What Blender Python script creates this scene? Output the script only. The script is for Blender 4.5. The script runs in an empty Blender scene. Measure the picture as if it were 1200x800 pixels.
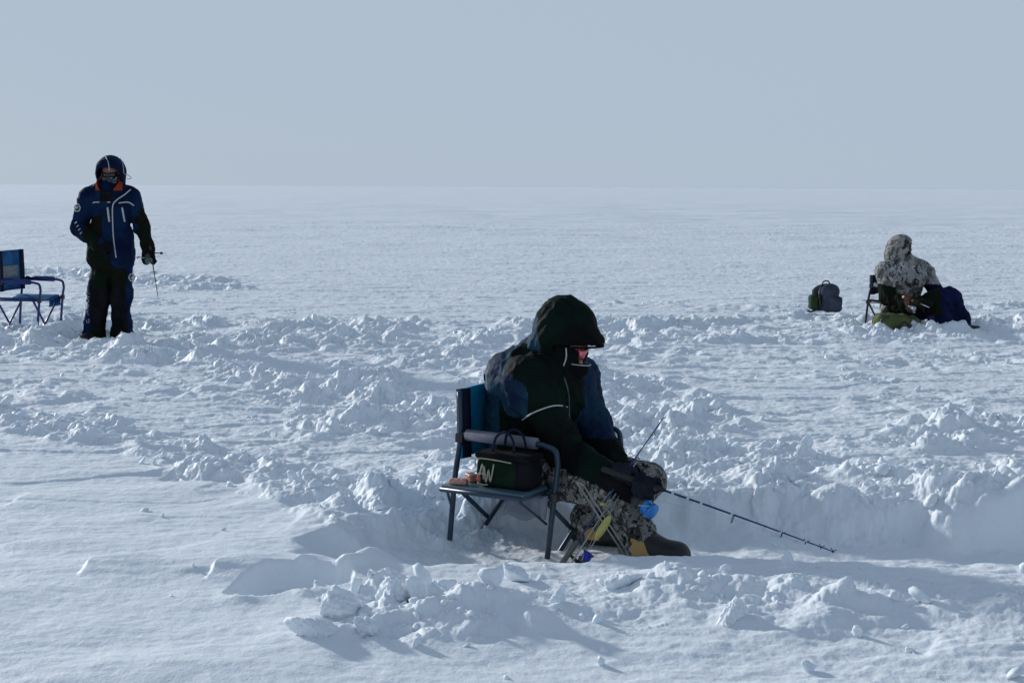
import bpy, bmesh, math, random
import numpy as np
from mathutils import Vector, Matrix
S = bpy.context.scene
COL = S.collection
F32 = np.float32

# ------------------------------------------------------------------ camera
FPX, CW, CH = 1742.0, 1200.0, 800.0
CAM_H = 1.6
cd = bpy.data.cameras.new('camera'); cam = bpy.data.objects.new('camera', cd); COL.objects.link(cam)
cd.sensor_width = 36.0; cd.lens = 36.0 * FPX / CW; cd.clip_start = 0.05; cd.clip_end = 20000
PITCH = math.atan((400.0 - 219.0) / FPX); ROLL = math.radians(0.29)
cam.location = (0, 0, CAM_H)
RC = Matrix.Rotation(math.radians(90) - PITCH, 3, 'X') @ Matrix.Rotation(ROLL, 3, 'Z')
cam.rotation_euler = RC.to_euler()
S.camera = cam

# ------------------------------------------------------------------ sky, sun, exposure
SUN_ELEV, SUN_AZ = 17.0, -46.0            # azimuth measured from straight ahead, + is to the right
w = bpy.data.worlds.new("World"); S.world = w; w.use_nodes = True
nt = w.node_tree; nt.nodes.clear()
out = nt.nodes.new('ShaderNodeOutputWorld'); bg = nt.nodes.new('ShaderNodeBackground')
sky = nt.nodes.new('ShaderNodeTexSky'); sky.sky_type = 'NISHITA'; sky.sun_disc = False
sky.sun_elevation = math.radians(SUN_ELEV); sky.sun_rotation = math.radians(SUN_AZ)
sky.air_density = 1.0; sky.dust_density = 0.5; sky.ozone_density = 2.0; sky.altitude = 0
veil = nt.nodes.new('ShaderNodeMix'); veil.data_type = 'RGBA'
# the ice haze is thick near the horizon and thins out overhead
tcw = nt.nodes.new('ShaderNodeTexCoord'); sx = nt.nodes.new('ShaderNodeSeparateXYZ'); nt.links.new(tcw.outputs['Generated'], sx.inputs[0])
mr = nt.nodes.new('ShaderNodeMapRange'); mr.interpolation_type = 'SMOOTHSTEP'
mr.inputs['From Min'].default_value = 0.12; mr.inputs['From Max'].default_value = 0.60; mr.inputs['To Min'].default_value = 0.97; mr.inputs['To Max'].default_value = 0.42
nt.links.new(sx.outputs['Z'], mr.inputs['Value']); nt.links.new(mr.outputs['Result'], veil.inputs['Factor'])
veil.inputs['B'].default_value = (4.25, 5.12, 6.2, 1)     # thin even overcast veil over the blue
nt.links.new(sky.outputs['Color'], veil.inputs['A'])
nt.links.new(veil.outputs['Result'], bg.inputs['Color'])
bg.inputs['Strength'].default_value = 0.10
nt.links.new(bg.outputs[0], out.inputs[0])
ld = bpy.data.lights.new('sun', 'SUN'); ld.energy = 3.15; ld.angle = math.radians(3.0); ld.color = (1.0, 0.985, 0.955)
sun = bpy.data.objects.new('sun', ld); COL.objects.link(sun)
e_, a_ = math.radians(SUN_ELEV), math.radians(SUN_AZ)
SV = Vector((math.sin(a_) * math.cos(e_), math.cos(a_) * math.cos(e_), math.sin(e_)))
sun.rotation_euler = SV.to_track_quat('Z', 'Y').to_euler(); sun.location = SV * 50
S.view_settings.view_transform = 'Standard'; S.view_settings.look = 'None'
S.view_settings.exposure = 0.0; S.view_settings.gamma = 1.0; S.view_settings.use_curve_mapping = False

# ------------------------------------------------------------------ photo geometry helpers
def ray(px, py):
    return RC @ Vector(((px - 600.0) / FPX, -(py - 400.0) / FPX, -1.0))
def G(px, py, z=0.12):                     # where that sight line meets height z
    d = ray(px, py); t = (z - CAM_H) / d.z
    return Vector((d.x * t, d.y * t, z))
def D(px, py, Y):                          # the point of that sight line at distance Y
    d = ray(px, py); t = Y / d.y
    return Vector((d.x * t, Y, CAM_H + d.z * t))

# ------------------------------------------------------------------ numpy noise
_r = np.random.RandomState(7)
PERM = _r.permutation(512).astype(np.int64); PERM = np.concatenate([PERM, PERM, PERM])
ANG = _r.rand(512).astype(F32) * 2 * np.pi; GX, GY = np.cos(ANG).astype(F32), np.sin(ANG).astype(F32)
G3 = _r.randn(512, 3).astype(F32); G3 /= np.linalg.norm(G3, axis=1)[:, None]
RND = _r.rand(512, 6).astype(F32)
def _hash(i, j, s=0): return PERM[(PERM[(i + s * 37) & 511] + j) & 511]
def perlin(x, y, s=0):
    xi = np.floor(x).astype(np.int64); yi = np.floor(y).astype(np.int64)
    fx = (x - xi).astype(F32); fy = (y - yi).astype(F32)
    u = fx * fx * fx * (fx * (fx * 6 - 15) + 10); v = fy * fy * fy * (fy * (fy * 6 - 15) + 10)
    def g(a, b):
        h = _hash(xi + a, yi + b, s); return GX[h] * (fx - a) + GY[h] * (fy - b)
    n0 = g(0, 0); n0 += u * (g(1, 0) - n0); n1 = g(0, 1); n1 += u * (g(1, 1) - n1)
    return (n0 + v * (n1 - n0)) * 1.5
def fbm(x, y, oct=3, s=0, gain=0.5):
    r = 0; a = 1.0
    for o in range(oct):
        r = r + a * perlin(x * 2.03 ** o + o * 17.3, y * 2.03 ** o - o * 9.1, s + o); a *= gain
    return r
def perlin3(p, s=0):
    i = np.floor(p).astype(np.int64); f = (p - i).astype(F32); u = f * f * (3 - 2 * f)
    def g(a, b, c):
        h = PERM[(_hash(i[:, 0] + a, i[:, 1] + b, s) + i[:, 2] + c) & 511]
        return (G3[h] * (f - np.array([a, b, c], F32))).sum(1)
    r = 0
    x0 = []
    for c in (0, 1):
        y0 = []
        for b in (0, 1):
            n0, n1 = g(0, b, c), g(1, b, c); y0.append(n0 + u[:, 0] * (n1 - n0))
        x0.append(y0[0] + u[:, 1] * (y0[1] - y0[0]))
    return (x0[0] + u[:, 2] * (x0[1] - x0[0])) * 1.5
def sstep(a, b, x):
    t = np.clip((x - a) / (b - a), 0, 1); return t * t * (3 - 2 * t)
def pdist(x, y, pts):
    """distance to a polyline, and the value carried along it"""
    best = np.full(x.shape, 1e9, F32); val = np.zeros(x.shape, F32)
    for (ax, ay, av), (bx, by, bv) in zip(pts[:-1], pts[1:]):
        dx, dy = bx - ax, by - ay; L = dx * dx + dy * dy + 1e-9
        t = np.clip(((x - ax) * dx + (y - ay) * dy) / L, 0, 1)
        d = np.hypot(x - ax - t * dx, y - ay - t * dy); m = d < best
        best = np.where(m, d, best); val = np.where(m, av + t * (bv - av), val)
    return best, val

# ------------------------------------------------------------------ object helpers
BASE = {}
def link_mesh(name, verts, faces, mats, parent=None, smooth=True, midx=None, local=False):
    me = bpy.data.meshes.new(name)
    v = np.asarray(verts, dtype=np.float64)
    base = BASE.get(parent.name, Vector((0, 0, 0))) if parent is not None else Vector((0, 0, 0))
    if parent is not None and not local: v = v - np.array(base)
    if isinstance(faces, np.ndarray):
        n = faces.shape[1]; me.vertices.add(len(v)); me.vertices.foreach_set('co', v.astype(F32).ravel())
        me.loops.add(faces.size); me.loops.foreach_set('vertex_index', faces.astype(np.int32).ravel())
        me.polygons.add(len(faces)); me.polygons.foreach_set('loop_start', np.arange(0, faces.size, n, dtype=np.int32))
        me.polygons.foreach_set('loop_total', np.full(len(faces), n, np.int32)); me.update(calc_edges=True)
    else:
        me.from_pydata([tuple(p) for p in v], [], faces); me.update()
    if not isinstance(mats, (list, tuple)): mats = [mats]
    for m in mats: me.materials.append(m)
    if midx is not None: me.polygons.foreach_set('material_index', np.asarray(midx, np.int32))
    me.polygons.foreach_set('use_smooth', np.full(len(me.polygons), smooth, bool))
    o = bpy.data.objects.new(name, me); COL.objects.link(o)
    if parent is not None: o.parent = parent; BASE[o.name] = base
    else: BASE[o.name] = Vector((0, 0, 0))
    return o
def tag(o, label=None, cat=None, group=None, kind=None):
    if label: o['label'] = label
    if cat: o['category'] = cat
    if group: o['group'] = group
    if kind: o['kind'] = kind
    return o
def empty(name, base, label, cat, group=None, rotz=0.0):
    o = bpy.data.objects.new(name, None); COL.objects.link(o); o.empty_display_size = 0.1
    o.location = base; o.rotation_euler = (0, 0, rotz); BASE[o.name] = Vector(base)
    return tag(o, label, cat, group)

class MB:
    """collects boxes and tubes into one mesh"""
    def __init__(s): s.v = []; s.f = []
    def add(s, v, f):
        o = len(s.v); s.v += [tuple(p) for p in v]; s.f += [[i + o for i in q] for q in f]; return s
    def tube(s, pts, r, n=10, cap=True):
        pts = [Vector(p) for p in pts]; m = len(pts)
        rs = r if isinstance(r, (list, tuple)) else [r] * m
        T = []
        for i in range(m):
            a = pts[max(i - 1, 0)]; b = pts[min(i + 1, m - 1)]; T.append((b - a).normalized())
        up = Vector((0, 0, 1)) if abs(T[0].z) < 0.9 else Vector((1, 0, 0))
        N = (up - T[0] * up.dot(T[0])).normalized(); v = []
        for i in range(m):
            N = (N - T[i] * N.dot(T[i])).normalized(); B = T[i].cross(N)
            for k in range(n):
                a = 2 * math.pi * k / n; v.append(pts[i] + (N * math.cos(a) + B * math.sin(a)) * rs[i])
        f = [[i * n + k, i * n + (k + 1) % n, (i + 1) * n + (k + 1) % n, (i + 1) * n + k] for i in range(m - 1) for k in range(n)]
        if cap: f.append([k for k in range(n)][::-1]); f.append([(m - 1) * n + k for k in range(n)])
        return s.add(v, f)
    def box(s, c, h, ax=None, bev=0.0):
        """centre, half sizes, axes (3 vectors), bevel"""
        bm = bmesh.new(); bmesh.ops.create_cube(bm, size=2.0)
        for v in bm.verts: v.co = Vector((v.co.x * h[0], v.co.y * h[1], v.co.z * h[2]))
        if bev > 0: bmesh.ops.bevel(bm, geom=bm.edges[:], offset=bev, segments=2, affect='EDGES', profile=0.5)
        ax = ax or (Vector((1, 0, 0)), Vector((0, 1, 0)), Vector((0, 0, 1)))
        c = Vector(c); bm.verts.ensure_lookup_table()
        v = [c + ax[0] * p.co.x + ax[1] * p.co.y + ax[2] * p.co.z for p in bm.verts]
        f = [[q.index for q in g.verts] for g in bm.faces]; bm.free()
        return s.add(v, f)
    def sheet(s, P, thick, nrm=None):
        """grid of points P[i][j] thickened along nrm"""
        a, b = len(P), len(P[0]); nrm = Vector(nrm) * (thick / 2)
        v = [Vector(P[i][j]) + nrm for i in range(a) for j in range(b)] + [Vector(P[i][j]) - nrm for i in range(a) for j in range(b)]
        n = a * b; f = []
        for i in range(a - 1):
            for j in range(b - 1):
                q = [i * b + j, (i + 1) * b + j, (i + 1) * b + j + 1, i * b + j + 1]; f.append(q); f.append([k + n for k in q[::-1]])
        ring = [j for j in range(b)] + [i * b + b - 1 for i in range(1, a)] + [(a - 1) * b + j for j in range(b - 2, -1, -1)] + [i * b for i in range(a - 2, 0, -1)]
        for k in range(len(ring)):
            p, q = ring[k], ring[(k + 1) % len(ring)]; f.append([p, q, q + n, p + n])
        return s.add(v, f)
    def build(s, name, mat, parent=None, smooth=True, local=False):
        return link_mesh(name, s.v, s.f, mat, parent, smooth, local=local)
def smooth_path(pts, n=6):
    P = [Vector(p) for p in pts]; P = [P[0] * 2 - P[1]] + P + [P[-1] * 2 - P[-2]]; R = []
    for i in range(1, len(P) - 2):
        for k in range(n):
            t = k / n; a, b, c, d = P[i - 1], P[i], P[i + 1], P[i + 2]
            R.append(0.5 * ((2 * b) + (c - a) * t + (2 * a - 5 * b + 4 * c - d) * t * t + (3 * b - a - 3 * c + d) * t ** 3))
    R.append(P[-2]); return R

# ------------------------------------------------------------------ materials
def nodes(name):
    m = bpy.data.materials.new(name); m.use_nodes = True; t = m.node_tree
    return m, t, t.nodes['Principled BSDF']
def cloth(name, c1, c2=None, scale=9.0, rough=0.75, bump=0.25, thr=(0.42, 0.58), sheen=0.0, weave=260):
    m, t, b = nodes(name); L = t.links.new; N = t.nodes.new
    tc = N('ShaderNodeTexCoord')
    n = N('ShaderNodeTexNoise'); n.inputs['Scale'].default_value = scale; n.inputs['Detail'].default_value = 4; L(tc.outputs['Object'], n.inputs['Vector'])
    r = N('ShaderNodeValToRGB'); r.color_ramp.elements[0].position = thr[0]; r.color_ramp.elements[1].position = thr[1]
    r.color_ramp.elements[0].color = (*c1, 1); r.color_ramp.elements[1].color = (*(c2 or [k * 1.25 for k in c1]), 1)
    L(n.outputs['Fac'], r.inputs['Fac']); L(r.outputs['Color'], b.inputs['Base Color'])
    b.inputs['Roughness'].default_value = min(.95, rough + .2); b.inputs['Specular IOR Level'].default_value = 0.04
    b.inputs['Sheen Weight'].default_value = sheen
    n2 = N('ShaderNodeTexNoise'); n2.inputs['Scale'].default_value = 38; n2.inputs['Detail'].default_value = 5; L(tc.outputs['Object'], n2.inputs['Vector'])
    n3 = N('ShaderNodeTexNoise'); n3.inputs['Scale'].default_value = weave; L(tc.outputs['Object'], n3.inputs['Vector'])
    ad = N('ShaderNodeMath'); ad.operation = 'MULTIPLY_ADD'; ad.inputs[1].default_value = 0.25; L(n3.outputs['Fac'], ad.inputs[0]); L(n2.outputs['Fac'], ad.inputs[2])
    bp = N('ShaderNodeBump'); bp.inputs['Strength'].default_value = bump; bp.inputs['Distance'].default_value = 0.01
    L(ad.outputs[0], bp.inputs['Height']); L(bp.outputs[0], b.inputs['Normal'])
    return m
def camo(name, base, cols, scale=9.0, dist=0.6):
    """cols: (colour, threshold, scale factor, seed) painted one over another"""
    m, t, b = nodes(name); L = t.links.new; N = t.nodes.new
    tc = N('ShaderNodeTexCoord'); cur = None
    for k, (c, th, sf, sd) in enumerate(cols):
        mp = N('ShaderNodeMapping'); mp.inputs['Location'].default_value = (sd, sd * 1.7, -sd); L(tc.outputs['Object'], mp.inputs['Vector'])
        mp.inputs['Scale'].default_value = (1, 1, 0.7)
        n = N('ShaderNodeTexNoise'); n.inputs['Scale'].default_value = scale * sf; n.inputs['Detail'].default_value = 5; n.inputs['Roughness'].default_value = 0.62
        n.inputs['Distortion'].default_value = dist; L(mp.outputs[0], n.inputs['Vector'])
        r = N('ShaderNodeMapRange'); r.inputs['From Min'].default_value = th; r.inputs['From Max'].default_value = th + 0.025; L(n.outputs['Fac'], r.inputs['Value'])
        x = N('ShaderNodeMix'); x.data_type = 'RGBA'; L(r.outputs['Result'], x.inputs['Factor'])
        if cur is None: x.inputs['A'].default_value = (*base, 1)
        else: L(cur, x.inputs['A'])
        x.inputs['B'].default_value = (*c, 1); cur = x.outputs['Result']
    L(cur, b.inputs['Base Color']); b.inputs['Roughness'].default_value = 0.8; b.inputs['Specular IOR Level'].default_value = 0.2
    n2 = N('ShaderNodeTexNoise'); n2.inputs['Scale'].default_value = 45; n2.inputs['Detail'].default_value = 4; L(tc.outputs['Object'], n2.inputs['Vector'])
    bp = N('ShaderNodeBump'); bp.inputs['Strength'].default_value = 0.3; bp.inputs['Distance'].default_value = 0.01
    L(n2.outputs['Fac'], bp.inputs['Height']); L(bp.outputs[0], b.inputs['Normal'])
    return m
def plain(name, c, rough=0.5, metal=0.0, wear=0.12):
    m, t, b = nodes(name); L = t.links.new; N = t.nodes.new
    tc = N('ShaderNodeTexCoord'); n = N('ShaderNodeTexNoise'); n.inputs['Scale'].default_value = 60; n.inputs['Detail'].default_value = 5; L(tc.outputs['Object'], n.inputs['Vector'])
    r = N('ShaderNodeMix'); r.data_type = 'RGBA'; r.inputs['A'].default_value = (*[k * (1 - wear) for k in c], 1); r.inputs['B'].default_value = (*[min(1, k * (1 + wear)) for k in c], 1)
    L(n.outputs['Fac'], r.inputs['Factor']); L(r.outputs['Result'], b.inputs['Base Color'])
    q = N('ShaderNodeMapRange'); q.inputs['To Min'].default_value = max(0.05, rough - 0.1); q.inputs['To Max'].default_value = min(1, rough + 0.1); L(n.outputs['Fac'], q.inputs['Value']); L(q.outputs['Result'], b.inputs['Roughness'])
    b.inputs['Metallic'].default_value = metal
    return m
def snow_mat(name, far=False):
    m, t, b = nodes(name); L = t.links.new; N = t.nodes.new
    tc = N('ShaderNodeTexCoord')
    n = N('ShaderNodeTexNoise'); n.inputs['Scale'].default_value = 1.3; n.inputs['Detail'].default_value = 6; L(tc.outputs['Object'], n.inputs['Vector'])
    r = N('ShaderNodeMix'); r.data_type = 'RGBA'; r.inputs['A'].default_value = (0.76, 0.81, 0.86, 1); r.inputs['B'].default_value = (0.83, 0.875, 0.915, 1)
    L(n.outputs['Fac'], r.inputs['Factor']); L(r.outputs['Result'], b.inputs['Base Color'])
    b.inputs['Roughness'].default_value = 0.6; b.inputs['Specular IOR Level'].default_value = 0.25
    b.inputs['Subsurface Weight'].default_value = 0.5; b.inputs['Subsurface Radius'].default_value = (.6, .85, 1.0); b.inputs['Subsurface Scale'].default_value = 0.013
    h = None
    for sc, am in ((26, 1.0), (90, 0.45), (320, 0.16)):
        q = N('ShaderNodeTexNoise'); q.inputs['Scale'].default_value = sc; q.inputs['Detail'].default_value = 3; L(tc.outputs['Object'], q.inputs['Vector'])
        mu = N('ShaderNodeMath'); mu.operation = 'MULTIPLY_ADD'; mu.inputs[1].default_value = am; L(q.outputs['Fac'], mu.inputs[0])
        if h is not None: L(h, mu.inputs[2])
        else: mu.inputs[2].default_value = 0
        h = mu.outputs[0]
    bp = N('ShaderNodeBump'); bp.inputs['Strength'].default_value = 0.5; bp.inputs['Distance'].default_value = 0.010
    L(h, bp.inputs['Height']); L(bp.outputs[0], b.inputs['Normal'])
    return m
M_SNOW = snow_mat('snow')
# ------------------------------------------------------------------ snow surface (heights in metres over the trench floor)
def PL(pts, z=0.12):
    r = []
    for p in pts:
        g = G(p[0], p[1], z); r.append((g.x, g.y, p[2]))
    return r
# churned belts: pixel on the photo, half width in metres; each with a strength
BELTS = [
    (PL([(-260, 372, 2.2), (60, 384, 1.8), (150, 396, 2.2), (280, 396, 2.0), (420, 393, 1.9), (600, 392, 1.6), (800, 388, 1.6), (1000, 386, 1.6), (1200, 386, 1.5), (1450, 390, 1.5)]), 1.0),
    (PL([(60, 420, .5), (180, 418, .6), (300, 425, .9), (380, 450, .9), (440, 490, .7), (500, 540, .7), (545, 590, .6), (500, 615, .3)]), 1.0),
    (PL([(-200, 470, .35), (0, 492, .32), (100, 508, .32), (200, 530, .36), (290, 556, .3), (380, 585, .3), (450, 606, .3), (540, 625, .3)]), .85),
    (PL([(560, 425, .9), (660, 445, 1.0), (740, 490, .9), (800, 535, .65), (880, 570, .5), (980, 590, .45), (1100, 590, .45), (1250, 575, .5)]), 1.0),
    (PL([(760, 410, .6), (830, 430, .5), (900, 445, .35), (985, 445, .4)]), .6),
    (PL([(1010, 520, .35), (1100, 512, .45), (1200, 500, .5), (1350, 490, .5)]), .9),
    (PL([(900, 540, .3), (1000, 545, .4), (1120, 550, .5), (1250, 550, .5)]), 1.0),
    (PL([(150, 440, .25), (240, 470, .35), (330, 480, .35), (400, 500, .3)]), .45),
    (PL([(300, 545, .25), (400, 555, .25), (470, 570, .25)]), .5),
    (PL([(430, 716, .25), (560, 706, .3), (690, 688, .30), (830, 674, .30), (950, 686, .3), (1100, 700, .3), (1300, 706, .3)], .18), .62),
    (PL([(600, 720, .3), (800, 710, .35), (1000, 720, .4), (1250, 720, .5)]), .30),
    (PL([(365, 705, .1), (420, 715, .16), (480, 700, .14)]), .9),
    (PL([(-150, 312, 1.1), (60, 316, 1.1), (120, 324, 1.3), (190, 328, 1.4), (236, 338, .9)]), .85),
    (PL([(40, 352, .7), (130, 352, .8), (200, 355, .6)]), .5),
    (PL([(430, 348, .35), (520, 350, .4), (600, 353, .5), (700, 355, .5), (900, 362, .6), (1200, 360, .6)]), .45),
]
BELTS += [
    (PL([(-200, 440, .9), (60, 450, .9), (200, 470, 1.1), (330, 500, 1.0), (430, 540, .7)]), .35),
    (PL([(700, 420, 1.2), (900, 420, 1.0), (1100, 420, 1.0), (1300, 430, 1.2)]), .33),
    (PL([(850, 490, .9), (1000, 500, .9), (1200, 470, .9)]), .28)]
TRENCH = PL([(440, 670, .24), (525, 660, .46), (600, 656, .50), (720, 645, .48), (860, 643, .46), (1000, 651, .46), (1100, 658, .46), (1220, 666, .46), (1400, 670, .44)], 0.0)
PIT = PL([(300, 722, .085), (325, 710, .12), (355, 700, .13), (385, 702, .08)], .03)
FAR_RIM = PL([(660, 600, .03), (780, 585, .10), (860, 590, .15), (960, 596, .15), (1060, 590, .17), (1130, 580, .19), (1250, 570, .16)], .24)
NEAR_RIM = PL([(440, 728, .02), (560, 716, .035), (600, 700, .045), (640, 690, .045), (740, 686, .015), (830, 670, .07), (900, 674, .06), (1000, 686, .05), (1200, 706, .05), (1400, 712, .05)], .18)
LEFT_RIM = PL([(285, 690, .03), (330, 668, .05), (400, 655, .05), (440, 645, .05), (480, 628, .06)], .17)
BOWLS = [(150, 668, .19, .12, .028), (290, 672, .16, .11, .026), (372, 668, .16, .09, .028), (40, 700, .22, .10, .015), (90, 640, .35, .12, .012), (560, 760, .4, .10, .010), (60, 780, .3, .09, .02)]
# hollows trodden beside the walkers
HOLLOWS = PL([(112, 396, .0), (142, 396, .0)])

def rubble(x, y):
    wx = x + 0.22 * perlin(x * 1.1, y * 1.1, 3) + .07 * perlin(x * 4, y * 4, 4); wy = y + 0.3 * perlin(x * 1.0 + 9, y * 1.0, 5) + .07 * perlin(x * 4, y * 4, 6)
    m = np.zeros(x.shape, F32)
    for pts, st in BELTS:
        d, r = pdist(wx, wy, pts)
        m = np.maximum(m, st * sstep(1.15, 0.45, d / (r + 1e-4)))
    # smooth untouched patches inside the belts
    hole = sstep(0.10, 0.38, perlin(x * 0.8 + 4, y * 0.55 + 2, 11)); patch = sstep(-.35, .25, fbm(x * 1.7, y * 1.2, 3, 12))
    m = m * (1 - 0.6 * hole * (y > 7.2)) * (.55 + .45 * patch)
    return m

def cells(x, y, size, seed, density, hmax, mask):
    """blocks and clods: tilted, clipped lumps in a jittered grid"""
    X = x / size; Y = y / size; xi = np.floor(X).astype(np.int64); yi = np.floor(Y).astype(np.int64)
    best = np.zeros(x.shape, F32)
    for a in (-1, 0, 1):
        for b in (-1, 0, 1):
            q = RND[_hash(xi + a, yi + b, seed)]; q2 = RND[_hash(yi + b, xi + a, seed + 5)]
            cx = xi + a + q[:, 0]; cy = yi + b + q[:, 1]
            dx = (X - cx).astype(F32); dy = (Y - cy).astype(F32)
            th = q[:, 2] * 6.283; c, s = np.cos(th), np.sin(th)
            u = (c * dx + s * dy); v = (-s * dx + c * dy) * (1 + q[:, 3])
            r = 0.25 + 0.5 * q[:, 4]
            dd = (np.abs(u) ** 2.6 + np.abs(v) ** 2.6) ** (1 / 2.6) / r
            prof = np.clip(1 - dd ** 2.2, 0, 1) ** 0.75
            top = 0.65 + 0.9 * (q2[:, 0] - 0.5) * u / r + 0.9 * (q2[:, 1] - 0.5) * v / r
            on = (q[:, 5] < density * mask)
            best = np.maximum(best, np.where(on, prof * np.clip(top, 0.1, 1.4) * r * 1.4, 0))
    return best * hmax

def height(x, y, want_mask=False):
    x = np.asarray(x, F32); y = np.asarray(y, F32); sh = x.shape; x = x.ravel(); y = y.ravel()
    near = (y < 60) & (y > 2) & (np.abs(x) < 40)
    h = 0.12 + 0.02 * perlin(x * .45, y * .35, 1) * np.clip(60 / np.maximum(y, 1), 0, 1)
    yy = np.maximum(y, 1)
    # wind ripples and sastrugi: long across the view, short along it
    fade = np.clip(1.4 - yy / 900, .0, 1)
    h += 0.05 * np.clip(yy / 30, .2, 2.4) * np.clip(perlin(x * .16, y * .42, 21), -.5, 1) * fade
    h += 0.034 * np.clip(yy / 35, .1, 1.6) * np.abs(perlin(x * .45 + .2 * y, y * 1.3, 22)) * np.clip(1.4 - yy / 180, 0, 1)
    h += 0.9 * perlin(x * .004, y * .004, 23) * sstep(150, 900, yy) + .25 * perlin(x * .02, y * .03, 24) * sstep(60, 300, yy)
    i = np.where(near)[0]; X = x[i]; Y = y[i]; hn = h[i].copy()
    # sharp-edged wind crust
    cr = perlin(X * 1.3 + .6 * perlin(X * .7, Y * 2, 31), Y * 3.2, 30)
    sm = sstep(.6, -.9, X + .35 * (Y - 6.5)) * sstep(9, 7, Y)        # the smooth drift on the left
    hn += 0.012 * sstep(0.05, 0.14, cr) * sstep(5, 9, Y) + (1 - .55 * sm) * (.0075 * fbm(X * 7, Y * 12, 3, 32) + .0014 * fbm(X * 30, Y * 45, 2, 33))
    rp = perlin(X * 1.1 + .8 * Y + .5 * perlin(X * 1.5, Y * 1.5, 37), Y * 2.6 - .5 * X, 36)
    hn += sstep(8.5, 6.5, Y) * (.016 * rp + .009 * sstep(.02, .22, rp) * sstep(-.1, .3, perlin(X * 1.2, Y * 1.4, 38)))
    for px, py, rx, ry, dep in BOWLS:
        g = G(px, py); u = (X - g.x) / rx + .12 * perlin(X * 9, Y * 9, 34); v = (Y - g.y) / ry / 1.6 + .12 * perlin(X * 9, Y * 9, 35)
        d = np.sqrt(u * u + v * v); edge = sstep(1.0, .86, d) * sstep(1.1, -1.0, u)
        hn += dep * .9 * edge * sstep(-1.0, .4, v)
    m = rubble(X, Y)
    # trodden hollows
    tr = sstep(-.05, .35, fbm(X * 1.9, Y * 1.7, 2, 40)); big = fbm(X * 2.1, Y * 1.9, 2, 41)
    hn += m * (0.05 * big - 0.06 * tr + .0 + .095 * np.abs(perlin(X * 1.7 + .3 * big, Y * 1.5, 42)) + .06 * np.abs(perlin(X * 3.9, Y * 3.5 + .2 * big, 43)))
    j = np.where(m > .02)[0]
    xx = X[j] + .02 * perlin(X[j] * 14, Y[j] * 14, 50); y2 = Y[j] + .02 * perlin(X[j] * 14, Y[j] * 14, 51); mm = m[j]
    dist = np.clip(1.3 - Y[j] / 32, .45, 1)
    L = cells(xx, y2, .40, 60, .5, .06, mm) + cells(xx, y2, .21, 61, .5, .05, mm) + cells(xx, y2, .11, 62, .45, .032, mm) + cells(xx, y2, .05, 63, .35, .015, mm)
    L += .030 * fbm(xx * 9, y2 * 9, 4, 64) * mm + .016 * np.abs(fbm(xx * 21, y2 * 21, 3, 66)) * mm
    LL = np.zeros(X.shape, F32); LL[j] = L * dist * (.35 + .65 * mm); hn += LL
    # trench, pit and their banks
    wx = X + .07 * fbm(X * 2.6, Y * 2.6, 3, 70); wy = Y + .11 * fbm(X * 2.3, Y * 2.6, 3, 71)
    for R, wd in ((FAR_RIM, .2), (NEAR_RIM, .21), (LEFT_RIM, .06)):
        d, a = pdist(wx, wy, R); hn += a * np.exp(-(d / wd) ** 2) * (.75 + .6 * perlin(X * 2.3, Y * 2.3, 76))
    d, r = pdist(wx, wy, TRENCH); t = sstep(r + .16, r - .10, d)
    floor = -.05 * sstep(.5, 1.0, X) + LL * .9 * sstep(.35, .95, d / (r + .05)) * (Y > 6.0) + .018 * fbm(X * 2.2, Y * 2.6, 2, 72) + .006 * fbm(X * 12, Y * 14, 2, 73) + .12 * (d / (r + .1)) ** 4
    hn = hn * (1 - t) + np.minimum(floor, hn) * t
    d, r = pdist(wx * .5 + X * .5, wy * .5 + Y * .5, PIT); t = sstep(r + .035, r - .01, d)
    hn = hn * (1 - t) + (.02 + .006 * fbm(X * 9, Y * 9, 2, 74)) * t
    # loose crumbs everywhere churned
    hn += .004 * fbm(X * 38, Y * 38, 2, 75) * (.2 * (1 - sm) + .03 + m)
    h[i] = hn
    if want_mask:
        mk = np.zeros(x.shape, F32); mk[i] = m * (1 - .8 * (hn < .05)); return h.reshape(sh), mk.reshape(sh)
    return h.reshape(sh)
def hz(x, y): return float(height(np.array([x]), np.array([y]))[0])

ys = [-400., -150, -60, -25, -10, -4, -1.5, 0, .8, 1.5, 2.0, 2.4, 2.8, 3.0, 3.2, 3.4, 3.6]
yv = 3.62
DY = .0115
while yv < 9000:
    ys.append(yv); yv += (DY if yv < 8 else DY * (yv / 8) ** 1.6) * (1 if yv > 4.3 else 2)
ys.append(9000.); ys = np.array(ys, F32)
NU = 1350
u = np.linspace(-1, 1, NU).astype(F32); wy_ = (.405 * np.maximum(ys, 2.5) + .5)[:, None]
outer = np.array([.4, 1, 2.5, 6, 15, 40, 120, 400, 1500], F32)
GXX = np.concatenate([-(wy_ + outer[::-1][None]), wy_ * u[None], wy_ + outer[None]], 1).astype(F32)
GYY = np.repeat(ys[:, None], GXX.shape[1], 1)
GZ = height(GXX, GYY)
ny, nx = GXX.shape; idx = np.arange(ny * nx).reshape(ny, nx)
Q = np.stack([idx[:-1, :-1], idx[:-1, 1:], idx[1:, 1:], idx[1:, :-1]], -1).reshape(-1, 4)
ground = link_mesh('snow_ground', np.stack([GXX, GYY, GZ], -1).reshape(-1, 3), Q, M_SNOW)
tag(ground, 'wind packed snow field with churned footpaths and a dug trench', kind='structure')
print('ground', ny, nx)

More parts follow.
